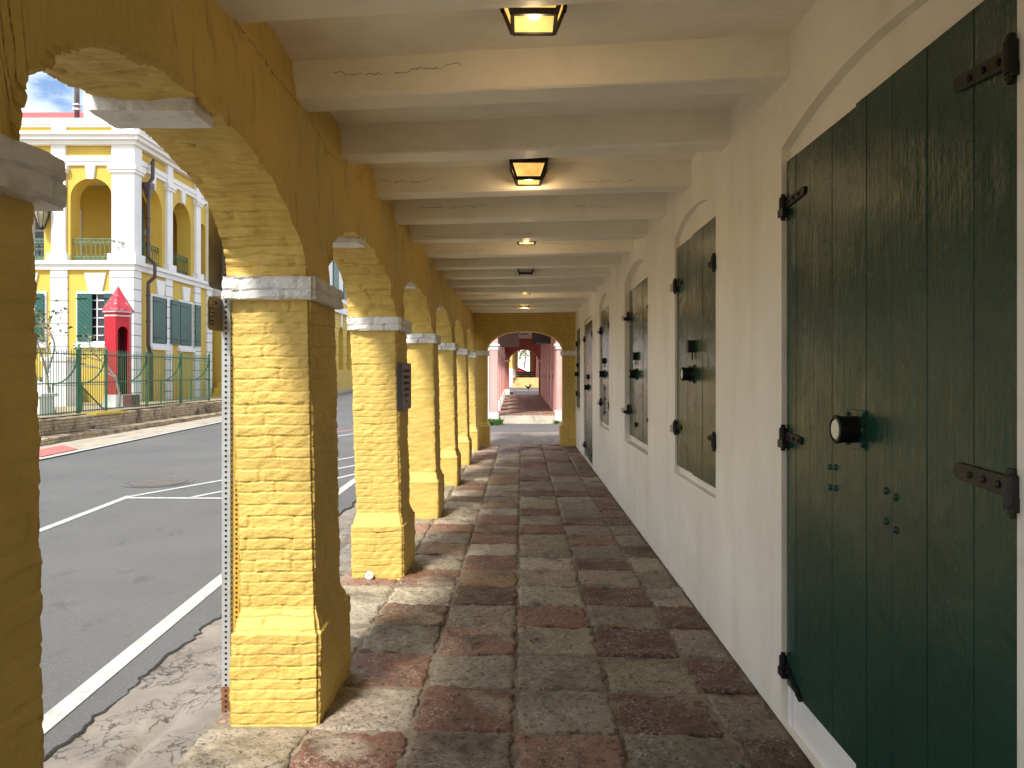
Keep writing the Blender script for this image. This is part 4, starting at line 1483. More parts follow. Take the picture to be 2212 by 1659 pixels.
# loggia ceiling with white joists
mb = MB()
mb.quad((FX0, CY + .5, 8.75), (CX - .5, CY + .5, 8.75), (CX - .5, SY1, 8.75), (FX0, SY1, 8.75))
for i in range(8):
    y = CY + 0.7 + i * 0.32
    mb.box(FX0, CX - 2.0 if False else CX - 0.56, y, y + 0.09, 8.60, 8.748)
mb.build('loggia_ceiling', M['gwhite'], gov)
# white bands: coping, cornice, frieze heads, architrave, string course
def band(mb, z0, z1, out, seg=None):
    mb.box(FX0, CX + out, CY - out, CY + 0.001, z0, z1)
    mb.box(CX - 0.001, CX + out, CY + 0.0005, SY1, z0, z1)
mb = MB()
band(mb, 10.06, 10.24, 0.12)
band(mb, 9.96, 10.0575, 0.06)
band(mb, 9.60, 9.70, 0.42)
band(mb, 9.47, 9.5975, 0.34)
band(mb, 9.33, 9.4675, 0.20)
band(mb, 8.80, 8.97, 0.10)
band(mb, 8.66, 8.7975, 0.07)
band(mb, 5.30, 5.42, 0.20)
band(mb, 5.13, 5.2975, 0.12)
mb.build('cornice', M['gwhite'], gov)

def pil_front(mb, xa, xb, wide=True):
    mb.box(xa, xb, CY - 0.10, CY + 0.0, 5.46, 8.655)
    mb.box(xa - .07, xb + .07, CY - 0.16, CY, 8.40, 8.50)
    mb.box(xa - .10, xb + .10, CY - 0.20, CY, 8.50, 8.62)
    mb.box(xa - .10, xb + .10, CY - 0.19, CY, 5.42, 5.66)
    mb.box(xa, xb, CY - 0.115, CY, 8.655, 9.33)
    mb.box(xa, xb, CY - 0.085, CY, 9.70, 10.06)
    mb.box(xa - .05, xb + .05, CY - 0.07, CY, GZ - .2, 5.13)
def pil_street(mb, ya, yb, lower=True):
    mb.box(CX, CX + 0.10, ya, yb, 5.46, 8.655)
    mb.box(CX, CX + 0.16, ya - .07, yb + .07, 8.40, 8.50)
    mb.box(CX, CX + 0.20, ya - .10, yb + .10, 8.50, 8.62)
    mb.box(CX, CX + 0.19, ya - .10, yb + .10, 5.42, 5.66)
    mb.box(CX, CX + 0.115, ya, yb, 8.655, 9.33)
    mb.box(CX, CX + 0.085, ya, yb, 9.70, 10.06)
    if lower:
        mb.box(CX, CX + 0.07, ya - .05, yb + .05, GZ - .2, 5.13)
for xa, xb in ((-15.90, -15.43), (-18.25, -17.80), (-20.6, -20.15)):
    mb = MB()
    pil_front(mb, xa, xb)
    mb.build('pilaster', M['rusticated'], gov)
mb = MB()
mb.box(-13.86, CX + 0.0995, CY - 0.0995, CY + 0.40, 5.46, 8.655)
mb.box(-13.93, CX + 0.16, CY - 0.16, CY + 0.46, 8.40, 8.50)
mb.box(-13.96, CX + 0.20, CY - 0.20, CY + 0.50, 8.50, 8.62)
mb.box(-13.96, CX + 0.19, CY - 0.19, CY + 0.48, 5.4225, 5.66)
mb.box(-13.86, CX + 0.114, CY - 0.114, CY + 0.40, 8.6575, 9.328)
mb.box(-13.86, CX + 0.084, CY - 0.084, CY + 0.40, 9.702, 10.058)
mb.box(-13.95, CX + 0.0695, CY - 0.0695, CY + 0.45, GZ - .2, 5.128)
mb.build('corner_pilaster', M['rusticated'], gov)
for ya, yb in ((27.36, 27.78), (29.78, 30.2), (30.95, 31.33)):
    mb = MB()
    pil_street(mb, ya, yb)
    mb.build('pilaster', M['rusticated'], gov)
# keystones
mb = MB()
def keyst(mb, f, uc, z0, z1, w0, w1, out):
    q = [(uc - w0, z0), (uc + w0, z0), (uc + w1, z1), (uc - w1, z1)]
    F = [f(u, z, -out) for u, z in q]
    K = [f(u, z, 0.01) for u, z in q]
    mb.quad(*F)
    for j in range(4):
        mb.quad(F[j], F[(j + 1) % 4], K[(j + 1) % 4], K[j])
for f_, uc, za_, zb_, wa_, wb_, o_ in [(fFront, u_, 8.20, 8.66, 0.11, 0.17, 0.09) for u_ in (-14.6, -16.91, -19.2)] + \
        [(fStreet, u_, 8.20, 8.66, 0.11, 0.17, 0.09) for u_ in (26.38, 28.72)] + \
        [(fFront, u_, 4.42, 5.02, 0.23, 0.36, 0.07) for u_ in (-14.44, -16.74, -19.1)] + \
        [(fStreet, u_, 4.45, 5.0, 0.22, 0.34, 0.07) for u_ in (26.95, 29.0)]:
    mb = MB()
    keyst(mb, f_, uc, za_, zb_, wa_, wb_, o_)
    mb.build('keystone', M['gwhite'], gov)
# ground floor windows
def front_window(xa, xb):
    mb = MB()
    z0, z1 = 2.62, 4.40
    for q in ((xa - .08, xa, z0, z1), (xb, xb + .08, z0, z1), (xa, xb, z0, z0 + .09), (xa, xb, z1 - .09, z1)):
        mb.box(q[0], q[1], CY - 0.05, CY + 0.03, q[2], q[3])
    mb.box(xa - .14, xb + .14, CY - 0.11, CY + 0.02, z0 - .12, z0 - .003)
    fr = mb.build('window_frame', M['gwhite'], gov)
    mb = MB()
    mb.quad((xa, CY + 0.10, z0), (xb, CY + 0.10, z0), (xb, CY + 0.10, z1), (xa, CY + 0.10, z1))
    mb.build('pane', M['glass'], fr)
    mb = MB()
    ns = 4
    for i in range(ns + 1):
        u = xa + (xb - xa) * i / ns
        mb.box(u - .02, u + .02, CY + 0.06, CY + 0.095, z0 + .09, z1 - .09)
    for i in range(1, 6):
        z = z0 + (z1 - z0) * i / 6
        mb.box(xa, xb, CY + 0.062, CY + 0.093, z - .018, z + .018)
    mb.build('glazing_bars', M['gwhite'], fr)
    return fr
def plank_shutter(f, ua, ub, z0, z1, w0, parent, diag=True):
    mb = MB()
    F = [f(ua, z0, w0), f(ub, z0, w0), f(ub, z1, w0), f(ua, z1, w0)]
    K = [f(ua, z0, w0 + .035), f(ub, z0, w0 + .035), f(ub, z1, w0 + .035), f(ua, z1, w0 + .035)]
    mb.quad(*F)
    mb.quad(*K)
    for j in range(4):
        mb.quad(F[j], F[(j + 1) % 4], K[(j + 1) % 4], K[j])
    mb.k = 1
    if diag:
        W_, H_ = ub - ua, z1 - z0
        n = 13
        for i in range(1, n):
            c = (W_ + H_) * i / n
            p0 = (max(0, c - H_), min(c, H_))
            p1 = (min(c, W_), max(0, c - W_))
            mb.quad(f(ua + p0[0], z0 + p0[1], w0 - .002), f(ua + p1[0], z0 + p1[1], w0 - .002), f(ua + p1[0], z0 + p1[1] + .02, w0 - .002), f(ua + p0[0], z0 + p0[1] + .02, w0 - .002))
    for zz in (z0 + 0.16, z1 - 0.2):
        P_ = [f(ua - .02, zz, w0 - .012), f(ua + (ub - ua) * .7, zz + .01, w0 - .012), f(ua + (ub - ua) * .7, zz + .04, w0 - .012), f(ua - .02, zz + .05, w0 - .012)]
        mb.quad(*P_)
    return mb.build('shutter', [M['ggreen'], M['iron']], parent)
for xa, xb in ((-15.0, -13.88), (-17.3, -16.18), (-19.65, -18.55)):
    front_window(xa, xb)
plank_shutter(fFront, -15.03, -14.53, 2.70, 4.32, -0.09, gov)
plank_shutter(fFront, -14.10, -13.70, 2.70, 4.32, -0.12, gov)
plank_shutter(fFront, -17.33, -16.83, 2.70, 4.32, -0.09, gov)
plank_shutter(fFront, -16.43, -16.15, 2.70, 4.32, -0.12, gov)
for ya, yb in ((26.35, 27.55), (28.45, 29.55)):
    mb = MB()
    for q in ((ya - .08, ya, 2.6, 4.46), (yb, yb + .08, 2.6, 4.46), (ya, yb, 2.6, 2.70), (ya, yb, 4.38, 4.46)):
        mb.box(CX - 0.03, CX + 0.05, q[0], q[1], q[2], q[3])
    mb.box(CX - .02, CX + .12, ya - .12, yb + .12, 2.47, 2.597)
    mb.build('window_frame', M['gwhite'], gov)
plank_shutter(fStreet, 26.38, 27.38, 2.72, 4.38, -0.07, gov)
plank_shutter(fStreet, 27.62, 28.30, 2.72, 4.38, -0.13, gov)
plank_shutter(fStreet, 28.48, 29.40, 2.72, 4.38, -0.07, gov)
plank_shutter(fStreet, 29.66, 30.15, 2.72, 4.38, -0.13, gov)
# doors inside the loggia
for q in ((-14.45, -14.15, CY + 2.50, CY + 2.598, 5.43, 7.75), (CX - 1.998, CX - 1.93, 28.0, 29.3, 5.43, 7.7), (CX - 1.998, CX - 1.93, 30.0, 31.0, 5.43, 7.7)):
    mb = MB()
    mb.box(*q)
    mb.build('loggia_door', M['ggreen'], gov)
for q in ((-14.62, -14.45, CY + 2.48, CY + 2.598, 5.43, 7.9), (CX - 1.998, CX - 1.92, 27.86, 28.0, 5.43, 7.85)):
    mb = MB()
    mb.box(*q)
    mb.build('door_frame', M['gwhite'], gov)
mb = MB()
xa, xb = -18.7, -16.45
mb.box(xa, xb, CY + 2.50, CY + 2.598, 5.43, 7.75)
fd = mb.build('french_door', M['gwhite'], gov)
mb = MB()
for i in range(5):
    for j in range(5):
        u = xa + 0.12 + i * 0.44
        z = 5.95 + j * 0.34
        mb.box(u, u + .30, CY + 2.485, CY + 2.499, z, z + .28)
mb.build('panes', M['glass'], fd)
# balcony railings
def railing(f, ua, ub, mt):
    z0, z1 = 5.48, 6.20
    mb = MB()
    bar = lambda a, b, r_=0.012: mb.tube([f(a[0], a[1], 0.12), f(b[0], b[1], 0.12)], r_, 5)
    for z in (z0, z0 + .10, z1 - .12, z1):
        bar((ua, z), (ub, z), 0.015)
    n = max(3, int((ub - ua) / 0.145))
    for i in range(n + 1):
        u = ua + (ub - ua) * i / n
        bar((u, z0 + .2), (u, z1 - .24))
        if i < n:
            d_ = (ub - ua) / n
            for s_ in (0, 1):
                zz = z1 - .24 if s_ else z0 + .2
                ze = z1 - .12 if s_ else z0 + .10
                bar((u, zz), (u + d_ / 2, ze), 0.011)
                bar((u + d_, zz), (u + d_ / 2, ze), 0.011)
            bar((u, z1 - .12), (u + d_, z1), 0.009)
            bar((u + d_, z1 - .12), (u, z1), 0.009)
            bar((u, z0), (u + d_, z0 + .1), 0.009)
            bar((u + d_, z0), (u, z0 + .1), 0.009)
    return mb.build('railing', M[mt], gov)
railing(fFront, -15.31, -13.89, 'rail_pale')
railing(fFront, -17.62, -16.2, 'rail_pale')
railing(fStreet, 25.6, 27.15, 'rail_green')
railing(fStreet, 27.95, 29.5, 'rail_green')
# roof
mb = MB()
e = 0.4
A, B, C_, D = (FX0, CY + e, 10.1), (CX - e, CY + e, 10.1), (CX - e, SY1 + 10, 10.1), (FX0, SY1 + 10, 10.1)
r0, r1 = (FX0, CY + 8.3, 13.4), (CX - 4.6, CY + 8.3, 13.4)
mb.quad(A, B, r1, r0)
mb.quad(B, C_, r1)
mb.quad(C_, D, r0, r1)
for i in range(24):
    u = FX0 + i * 0.45
    if u < CX - 4.7:
        mb.quad((u, CY + e, 10.15), (u + .05, CY + e, 10.15), (u + .05, CY + 8.3, 13.45), (u, CY + 8.3, 13.45))
rf = mb.build('roof', M['red_roof'], gov)
mb = MB()
mb.box(-15.45, -14.9, CY + 1.0, CY + 1.6, 10.2, 11.75)
mb.box(-15.5, -14.85, CY + 0.95, CY + 1.65, 11.75, 11.9)
mb.build('chimney', M['gwhite'], rf)
# brown downpipe on the corner
mb = MB()
px = CX + 0.20
yy = 25.75
mb.tube([(CX + .12, 26.15, 9.0), (px, 26.12, 9.12), (px + .04, 26.0, 9.05), (px + .04, 25.97, 8.45), (px, yy + .08, 8.28), (px, yy, 8.2)], 0.065, 10)
mb.hexa([(px - .07, yy - .07), (px + .07, yy - .07), (px + .07, yy + .07), (px - .07, yy + .07)], 7.72, 8.08, [(px - .13, yy - .13), (px + .13, yy - .13), (px + .13, yy + .13), (px - .13, yy + .13)])
mb.box(px - .15, px + .15, yy - .15, yy + .15, 8.08, 8.24)
mb.tube([(px, yy, 7.75), (px, yy, 5.75), (px + .02, yy + .02, 5.62), (px + .17, yy + .12, 5.45), (px + .17, yy + .12, 5.0), (px + .0, yy + .02, 4.78), (px, yy, 4.6), (px, yy, 2.6), (px + .02, yy + .05, 2.45), (px + .05, yy + .1, 2.3), (px + .05, yy + .1, 0.62)], 0.062, 10)
for z in (7.0, 6.1, 4.3, 3.4, 1.6):
    mb.lathe([(0.08, z), (0.08, z + .06)], (px if z > 2.4 else px + .05, yy if z > 2.4 else yy + .1, 0), 'z', 12)
mb.build('downpipe', M['pipe'], gov)
# small wall fittings
mb = MB()
mb.box(CX - 1.93, CX - 1.87, 28.75 + .9, 29.75, 7.15, 7.4)
mb.tube([(CX - 1.9, 29.7, 7.2), (CX - 1.9, 29.05, 7.2), (CX - 1.9, 29.05, 7.5)], 0.02, 6)
mb.build('conduit', M['gwhite'], gov)
mb = MB()
mb.tube([(-13.55, CY - .1, 6.05), (-13.5, CY - .22, 6.05), (-13.35, CY - .30, 5.98)], 0.025, 6)
mb.lathe([(0.05, -.05), (0.06, 0), (0.05, .05)], (-13.52, CY - .2, 6.06), 'x', 8)
mb.lathe([(0.045, -.08), (0.06, 0.02), (0.02, .05)], (-13.38, CY - .28, 5.99), 'y', 8)
mb.lathe([(0.045, -.08), (0.06, 0.02), (0.02, .05)], (-13.70, CY - .26, 6.06), 'y', 8)
mb.build('spotlight', M['steel'], gov)

# hanging lantern of the loggia
ln = thing('hanging_lantern', 'black glazed carriage lantern hanging in the mansion loggia beside the arch', 'lantern', (-16.12, 25.05, 7.5))
x, y, z = -16.12, 24.85, 0
mb = MB()
mb.lathe([(0.02, 7.62), (0.05, 7.58), (0.03, 7.52), (0.06, 7.46), (0.15, 7.34), (0.24, 7.22), (0.24, 7.19)], (x, y, 0), 'z', 12)
for k in range(8):
    a = k * math.pi / 4
    mb.tube([(x + .22 * math.cos(a), y + .22 * math.sin(a), 7.2), (x + .23 * math.cos(a), y + .23 * math.sin(a), 6.95), (x + .09 * math.cos(a), y + .09 * math.sin(a), 6.52)], 0.012, 4)
mb.lathe([(0.10, 6.53), (0.11, 6.50), (0.04, 6.45)], (x, y, 0), 'z', 12)
mb.tube([(x, y, 7.6), (x, y, 8.2)], 0.012, 5)
mb.build('frame', M['iron'], ln)
mb = MB()
mb.lathe([(0.19, 7.19), (0.20, 6.95), (0.07, 6.54)], (x, y, 0), 'z', 8)
mb.build('glass', mat('pale_lantern_glass', (0.30, 0.27, 0.18), 0.15, 0.2, 5, 0), ln)
mb = MB()
mb.tube([(x, y, 8.2), (x, CY - .05, 8.25)], 0.012, 5)
mb.build('bracket', M['iron'], ln)

# mast on the roof
ms = thing('antenna_mast', 'grey steel antenna mast with side cylinders rising over the red roof', 'mast', (-16.35, 27.2, 10.3))
mb = MB()
mb.tube([(-16.35, 27.2, 10.1), (-16.35, 27.2, 16.0)], 0.088, 14)
mb.build('pole', M['mast'], ms, smooth=True)
for dx in (-0.36, 0.36):
    mb = MB()
    mb.tube([(-16.35 + dx, 27.2, 12.98), (-16.35 + dx, 27.2, 15.2)], 0.082, 14)
    mb.build('antenna', M['mast'], ms, smooth=True)
mb = MB()
mb.box(-16.72, -15.98, 27.16, 27.24, 13.3, 13.42)
mb.box(-16.72, -15.98, 27.16, 27.24, 14.7, 14.82)
mb.box(-16.46, -16.24, 27.09, 27.31, 11.28, 11.34)
mb.box(-16.46, -16.24, 27.09, 27.31, 11.46, 11.50)
mb.build('crossarm', M['gwhite'], ms)

# lower yellow annex past the mansion and its steps
an = thing('annex', 'plain yellow annex with white string course beyond the mansion corner', 'building', (-13.2, 33, 0.6))
mb = MB()
mb.box(-20, -12.95, 31.9, 46, 0.2, 6.2)
mb.build('wall', M['gyel'], an)
mb = MB()
mb.box(-20, -12.87, 31.8, 46, 4.95, 5.2)
mb.box(-20, -12.91, 31.85, 46, 5.2, 5.32)
mb.build('string_course', M['gwhite'], an)
mb = MB()
mb.box(-12.949, -12.93, 33.0, 34.1, 1.2, 4.6)
mb.build('recess', mat('ochre_render', (0.42, 0.28, 0.04), 0.7, 0.1, 2, 0), an)
st = thing('stair', 'yellow painted outdoor steps against the annex behind the fence end', 'stairs', (-12.3, 32, 0.6))
mb = MB()
for i in range(4):
    mb.box(-13.0 + i * .001, -11.65, 30.9 + i * 0.33, 33.4, 0.55 + i * 0.24 + (.001 if i else 0), 0.79 + i * 0.24)
mb.build('flight', M['gyel'], st)
mb = MB()
mb.tube([(-11.75, 29.4, 0.6), (-11.75, 29.4, 1.5), (-11.75, 29.55, 1.7), (-11.75, 32.6, 3.0), (-11.75, 33.2, 3.0)], 0.03, 6)
mb.build('handrail', M['rail_green'], st)

# townhouse further up the street
th = thing('townhouse', 'distant yellow and white townhouse with grooved walls and louvred shutters', 'building', (-14.5, 56, 0.5))
TX = -12.6
def fT(u, z, w_):
    return (TX - w_, u, z)
mb = MB()
arched_wall(mb, fT, 46.2, 66, 0.3, 5.75, [(49.3 + 2.3 * i - .75, 49.3 + 2.3 * i + .55, 1.9, 4.4, 0.5) for i in range(0, 7)], 0.35, True, 8)
mb.quad((TX, 46.2, 0.3), (-26, 46.2, 0.3), (-26, 46.2, 5.75), (TX, 46.2, 5.75))
mb.build('ground_storey', M['gyel'], th)
mb = MB()
mb.box(-26, TX, 46.2, 66, 6.2, 12.5)
for i in range(8):
    mb.box(TX, TX + .05, 47.2 + 2.3 * i, 47.9 + 2.3 * i, 1.8, 5.75) if False else None
mb.box(-26, TX + .25, 46.0, 66, 5.75, 6.0)
mb.box(-26, TX + .15, 46.1, 66, 6.0, 6.2)
for i in range(7):
    keyst(mb, fT, 49.2 + 2.3 * i, 4.85, 5.75, 0.14, 0.24, 0.06)
mb.build('upper_storey', M['gwhite'], th)
mb = MB()
for i in range(6):
    z = 2.3 + i * 0.6
    prev = 46.2
    for k in range(7):
        a, b_ = 49.3 + 2.3 * k - .75, 49.3 + 2.3 * k + .55
        if z < 4.4:
            mb.box(TX, TX + .003, prev, a, z, z + .035)
            prev = b_
    mb.box(TX, TX + .003, prev, 66, z, z + .035)
mb.build('grooves', M['gyjoint'], th)
for i in range(6):
    yv = 50.0 + 2.9 * i
    mb = MB()
    for s_ in (-1, 1):
        a = yv + (0.0 if s_ < 0 else 0.0)
    mb.box(TX, TX + .06, yv - .75, yv + .75, 6.9, 9.9)
    mb.k = 1
    for j in range(24):
        z = 6.98 + j * 0.12
        mb.box(TX + .06, TX + .075, yv - .66, yv - .06, z, z + .05)
        mb.box(TX + .06, TX + .075, yv + .06, yv + .66, z, z + .05)
    mb.build('louvred_shutter', [M['ggreen'], M['rail_pale']], th)
for i in range(6):
    yv = 50.0 + 2.9 * i
    mb = MB()
    mb.box(TX, TX + .08, yv - .95, yv + .95, 6.22, 6.55)
    mb.build('sill_panel', M['gyel'], th)

# ------------------------------------------------------------------ brick terrace, fence, sentry box, plants
tr = thing('brick_terrace', 'stepped low wall of blackened old brick between the road and the fence', 'low wall', (-10.6, 20, 0))
nzb = Noise3(91, 0.7)
nzb2 = Noise3(92, 4)
def tier(xa, xb, za, zb, name):
    mb = MB()
    ysb = np.arange(4, 34, 0.12)
    prof = [(xb, -0.3), (xb, None), (xb - 0.012, None), (xa, None)]
    P = []
    for y in ysb:
        r_ = road_z(y)
        zt = zb + 0.006 * (y - 16)
        P.append([(xb, y, r_ - .05), (xb, y, (r_ + zt) / 2), (xb, y, zt - .015), (xb - .02, y, zt), (xa, y, zt)])
    P = np.array(P)
    P[..., 0] += 0.03 * nzb(P) + 0.012 * nzb2(P)
    P[..., 2] += 0.010 * nzb2(P + 5)
    mb.grid(P)
    return mb.build(name, M['terrace'], tr)
tier(-10.8, -10.30, 0, 0.215, 'lower_tier')
tier(-11.15, -10.74, 0, 0.565, 'upper_tier')
mb = MB()
mb.box(-11.1, -10.70, 18.6, 19.9, 0.56, 0.62)
mb.build('repair_patch', M['gyel'], tr)

fence = thing('iron_fence', 'green iron picket fence with spear tops on the brick terrace', 'fence', (-11.2, 21, 0.6))
FXX = -11.2
fz = lambda y: 0.585 + 0.006 * (y - 16)
posts_y = [14.6, 16.6, 18.7, 19.93, 22.1, 24.3, 26.5]
for a, b_ in zip(posts_y, posts_y[1:]):
    mb = MB()
    n = int((b_ - a) / 0.097)
    for i in range(1, n):
        y = a + (b_ - a) * i / n
        z = fz(y)
        h = 1.66 + random.gauss(0, 0.006)
        mb.tube([(FXX, y, z + 0.02), (FXX + random.gauss(0, .004), y + random.gauss(0, .004), z + h - 0.12)], 0.0095, 5)
        mb.tube([(FXX, y, z + h - .125), (FXX, y, z + h - .09), (FXX, y, z + h)], 0.017, 5, r1=0.002)
    for hz in (0.06, 0.78, 1.50):
        mb.tube([(FXX, a, fz(a) + hz), (FXX, b_, fz(b_) + hz)], 0.016, 5)
    mb.build('picket_panel', M['rail_green'], fence)
for i, y in enumerate(posts_y):
    mb = MB()
    r_ = 0.055 if abs(y - 18.7) < .1 else 0.032
    mb.tube([(FXX, y, fz(y) - .02), (FXX, y, fz(y) + 1.62)], r_, 10)
    mb.lathe([(r_ * 1.25, fz(y) + 1.60), (r_ * 1.3, fz(y) + 1.64), (r_ * .6, fz(y) + 1.70), (0.005, fz(y) + 1.74)], (FXX, y, 0), 'z', 10)
    mb.build('post', M['rail_green'], fence)
    mb = MB()
    z = fz(y)
    s_ = 0.62
    pts = []
    for j in range(9):
        t = j / 8
        pts.append((FXX - s_ * (1 - math.sin(t * math.pi / 2)) , y - .05, z + 0.75 + 0.75 * (1 - math.cos(t * math.pi / 2))))
    mb.tube(pts, 0.02, 6)
    mb.tube([(FXX - s_, y - .05, z), (FXX - s_, y - .05, z + .75)], 0.02, 6)
    mb.tube([(FXX - s_, y - .05, z + .72), (FXX, y - .05, z + .72)], 0.014, 6)
    mb.build('scroll_brace', M['rail_green'], fence)
mb = MB()
mb.tube([(FXX - .05, 18.75, fz(18.7) + .78), (FXX - .05, 19.9, fz(19.9) + .05)], 0.02, 6)
mb.build('gate_brace', M['rail_green'], fence)

# sentry box
sx0, sy0 = -12.05, 22.1
sb = thing('sentry_box', 'tall red six sided sentry box with pointed roof behind the fence', 'sentry box', (sx0, sy0, 0.58))
def hexpts(r_, rot=R(12)):
    return [(sx0 + r_ * math.cos(rot + k * math.pi / 3), sy0 + r_ * math.sin(rot + k * math.pi / 3)) for k in range(6)]
# the edges run so that one broad face looks to the viewer and the doorway face to the road
ROT = R(-72)
hp = hexpts(0.378, ROT)
mb = MB()
zb_, zt_ = 1.05, 3.42
for k in range(6):
    a, b_ = hp[k], hp[(k + 1) % 6]
    if k == 0:
        L_ = math.hypot(b_[0] - a[0], b_[1] - a[1])
        ux_, uy_ = (b_[0] - a[0]) / L_, (b_[1] - a[1]) / L_
        nxx, nyy = -uy_, ux_
        fS = lambda u, z, w_: (a[0] + ux_ * u + nxx * w_, a[1] + uy_ * u + nyy * w_, z)
        arched_wall(mb, fS, 0, L_, 0.98, zt_, [(0.06, L_ - .03, 1.0, 2.85, 0.16)], 0.22, False, 10)
    else:
        mb.quad((*a, 0.98), (*b_, 0.98), (*b_, zt_), (*a, zt_))
mb.build('body', M['sentry'], sb)
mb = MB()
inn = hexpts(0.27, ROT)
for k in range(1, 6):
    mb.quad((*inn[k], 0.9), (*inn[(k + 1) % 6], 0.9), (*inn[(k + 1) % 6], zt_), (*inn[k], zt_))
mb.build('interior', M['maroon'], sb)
mb = MB()
mb.hexa(hexpts(0.43, ROT), 0.56, 0.995, hexpts(0.405, ROT))
mb.build('base', M['gwhite'], sb)
mb = MB()
mb.hexa(hexpts(0.392, ROT), 3.30, 3.345)
mb.hexa(hexpts(0.435, ROT), 3.42, 3.475)
mb.build('moulding', mat('pale_pink_trim', (0.66, 0.42, 0.42), 0.5, 0.1, 5, 0), sb)
mb = MB()
hr = hexpts(0.465, ROT)
for k in range(6):
    a, b_ = hr[k], hr[(k + 1) % 6]
    mb.quad((*a, 3.478), (*b_, 3.478), (sx0 + (b_[0] - sx0) * .05, sy0 + (b_[1] - sy0) * .05, 4.18), (sx0 + (a[0] - sx0) * .05, sy0 + (a[1] - sy0) * .05, 4.18))
mb.lathe([(0.045, 4.13), (0.03, 4.2), (0.005, 4.23)], (sx0, sy0, 0), 'z', 8)
mb.build('roof', M['sentry_roof'], sb)
mb = MB()
mb.box(-11.78, -11.52, 21.85, 22.3, 0.58, 0.98)
mb.build('step', M['maroon'], sb)

# bare shrubs
def shrub(name, label, x, y, z, h, seed, leafm, pot=False):
    root = thing(name, label, 'shrub', (x, y, z))
    r_ = random.Random(seed)
    mb = MB()
    tips = []
    def grow(p, d, L, rad, depth):
        q1 = p + d * L * .5 + Vector((r_.gauss(0, .03), r_.gauss(0, .03), 0)) * L
        q2 = p + d * L
        mb.tube([p, q1, q2], rad, 5, r1=rad * .65)
        if depth == 0:
            tips.append(q2)
            return
        for k in range(2 if r_.random() < .7 else 3):
            nd = (d + Vector((r_.gauss(0, .55), r_.gauss(0, .55), r_.gauss(0.1, .3)))).normalized()
            grow(q2, nd, L * r_.uniform(.55, .8), rad * .62, depth - 1)
        if r_.random() < .6:
            tips.append(q2)
    grow(Vector((x, y, z)), Vector((r_.gauss(0, .1), r_.gauss(0, .1), 1)).normalized(), h * .42, 0.05, 4)
    mb.build('branches', M['bark'], root)
    mb = MB()
    for t in tips:
        for k in range(r_.randint(1, 4)):
            c = t + Vector((r_.gauss(0, .06), r_.gauss(0, .06), r_.gauss(0, .05)))
            u = Vector((r_.gauss(0, 1), r_.gauss(0, 1), r_.gauss(0, .6))).normalized() * .06
            v_ = u.cross(Vector((r_.gauss(0, 1), r_.gauss(0, 1), r_.gauss(0, 1)))).normalized() * .03
            mb.quad(c - u, c + v_, c + u, c - v_)
    mb.build('leaves', M[leafm], root)
shrub('bare_shrub', 'nearly bare shrub with twisting grey branches at the dark pier edge', -11.75, 18.6, 0.58, 2.5, 5, 'leaf')
shrub('bare_shrub', 'small pale trunked frangipani with few leaves before the red sentry box', -11.55, 21.2, 0.58, 2.2, 9, 'leaf_pale')
# garden stair of the mansion
gs = thing('garden_stair', 'mansion entrance steps with white sloping side wall behind the fence', 'stairs', (-16, 23.5, 0.6))
mb = MB()
for i in range(5):
    mb.box(-18.5, -14.9, 21.6 + i * .32, 24.8, 0.55 + (i * .19 + .001 if i else 0), 0.74 + i * .19)
mb.build('flight', M['terrace'], gs)
mb = MB()
F = [(-16.9, 22.4, 1.75), (-14.45, 22.4, 0.95), (-14.45, 22.4, 1.25), (-16.9, 22.4, 2.12)]
K = [(p[0], p[1] + .3, p[2]) for p in F]
mb.quad(*F)
mb.quad(*K)
for j in range(4):
    mb.quad(F[j], F[(j + 1) % 4], K[(j + 1) % 4], K[j])
mb.build('side_wall', M['gwhite'], gs)
mb = MB()
mb.box(-14.45, -13.75, 22.3, 22.85, 0.5, 2.0)
mb.box(-14.5, -13.7, 22.25, 22.9, 2.0, 2.12)
mb.lathe([(0.28, 2.12), (0.2, 2.25), (0.05, 2.4)], (-14.1, 22.57, 0), 'z', 12)
mb.build('newel', M['gwhite'], gs)
wp = thing('planter_block', 'white square planter block behind the fence beside the dark pier', 'planter', (-11.95, 17.95, 0.58))
mb = MB()
mb.box(-12.25, -11.55, 17.75, 18.3, 0.55, 1.05, 0.01)
mb.box(-12.30, -11.50, 17.70, 18.35, 1.05, 1.13, 0.01)
mb.build('block', M['gwhite'], wp)

# ------------------------------------------------------------------ pink arcade beyond the side street
pa = thing('pink_arcade', 'pink arcaded building with white pier bases beyond the yellow arch', 'building', (0.1, 32, 0.2))
def pxl(y):
    return -0.785 - (y - 23.7) * 0.0077
def pxr(y):
    return 1.11 - (y - 23.7) * 0.0074
def pfz(y):
    return 0.26 + (y - 24.2) * 0.0153
PB = 2.7
ppiers = [23.98 + PB * i for i in range(6)]
protop = None
for i, y in enumerate(ppiers):
    mb = MB()
    x = pxl(y)
    zf = pfz(y) if i else 0.0
    mb.box(x - 0.27, x, y - .28, y + .28, zf + .35, 2.40)
    p = mb.build('pier', M['pink'], pa)
    mb = MB()
    mb.box(x - 0.30, x + 0.03, y - .31, y + .31, -.02 if i == 0 else zf - .05, zf + .36, 0.01)
    mb.build('pier_base', M['pwhite'], p)
    mb = MB()
    mb.box(x - 0.29, x + 0.02, y - .30, y + .30, 2.38, 2.50, 0.006)
    mb.box(x - 0.33, x + 0.06, y - .34, y + .34, 2.50, 2.56, 0.006)
    mb.build('capital', M['pwhite'], p)
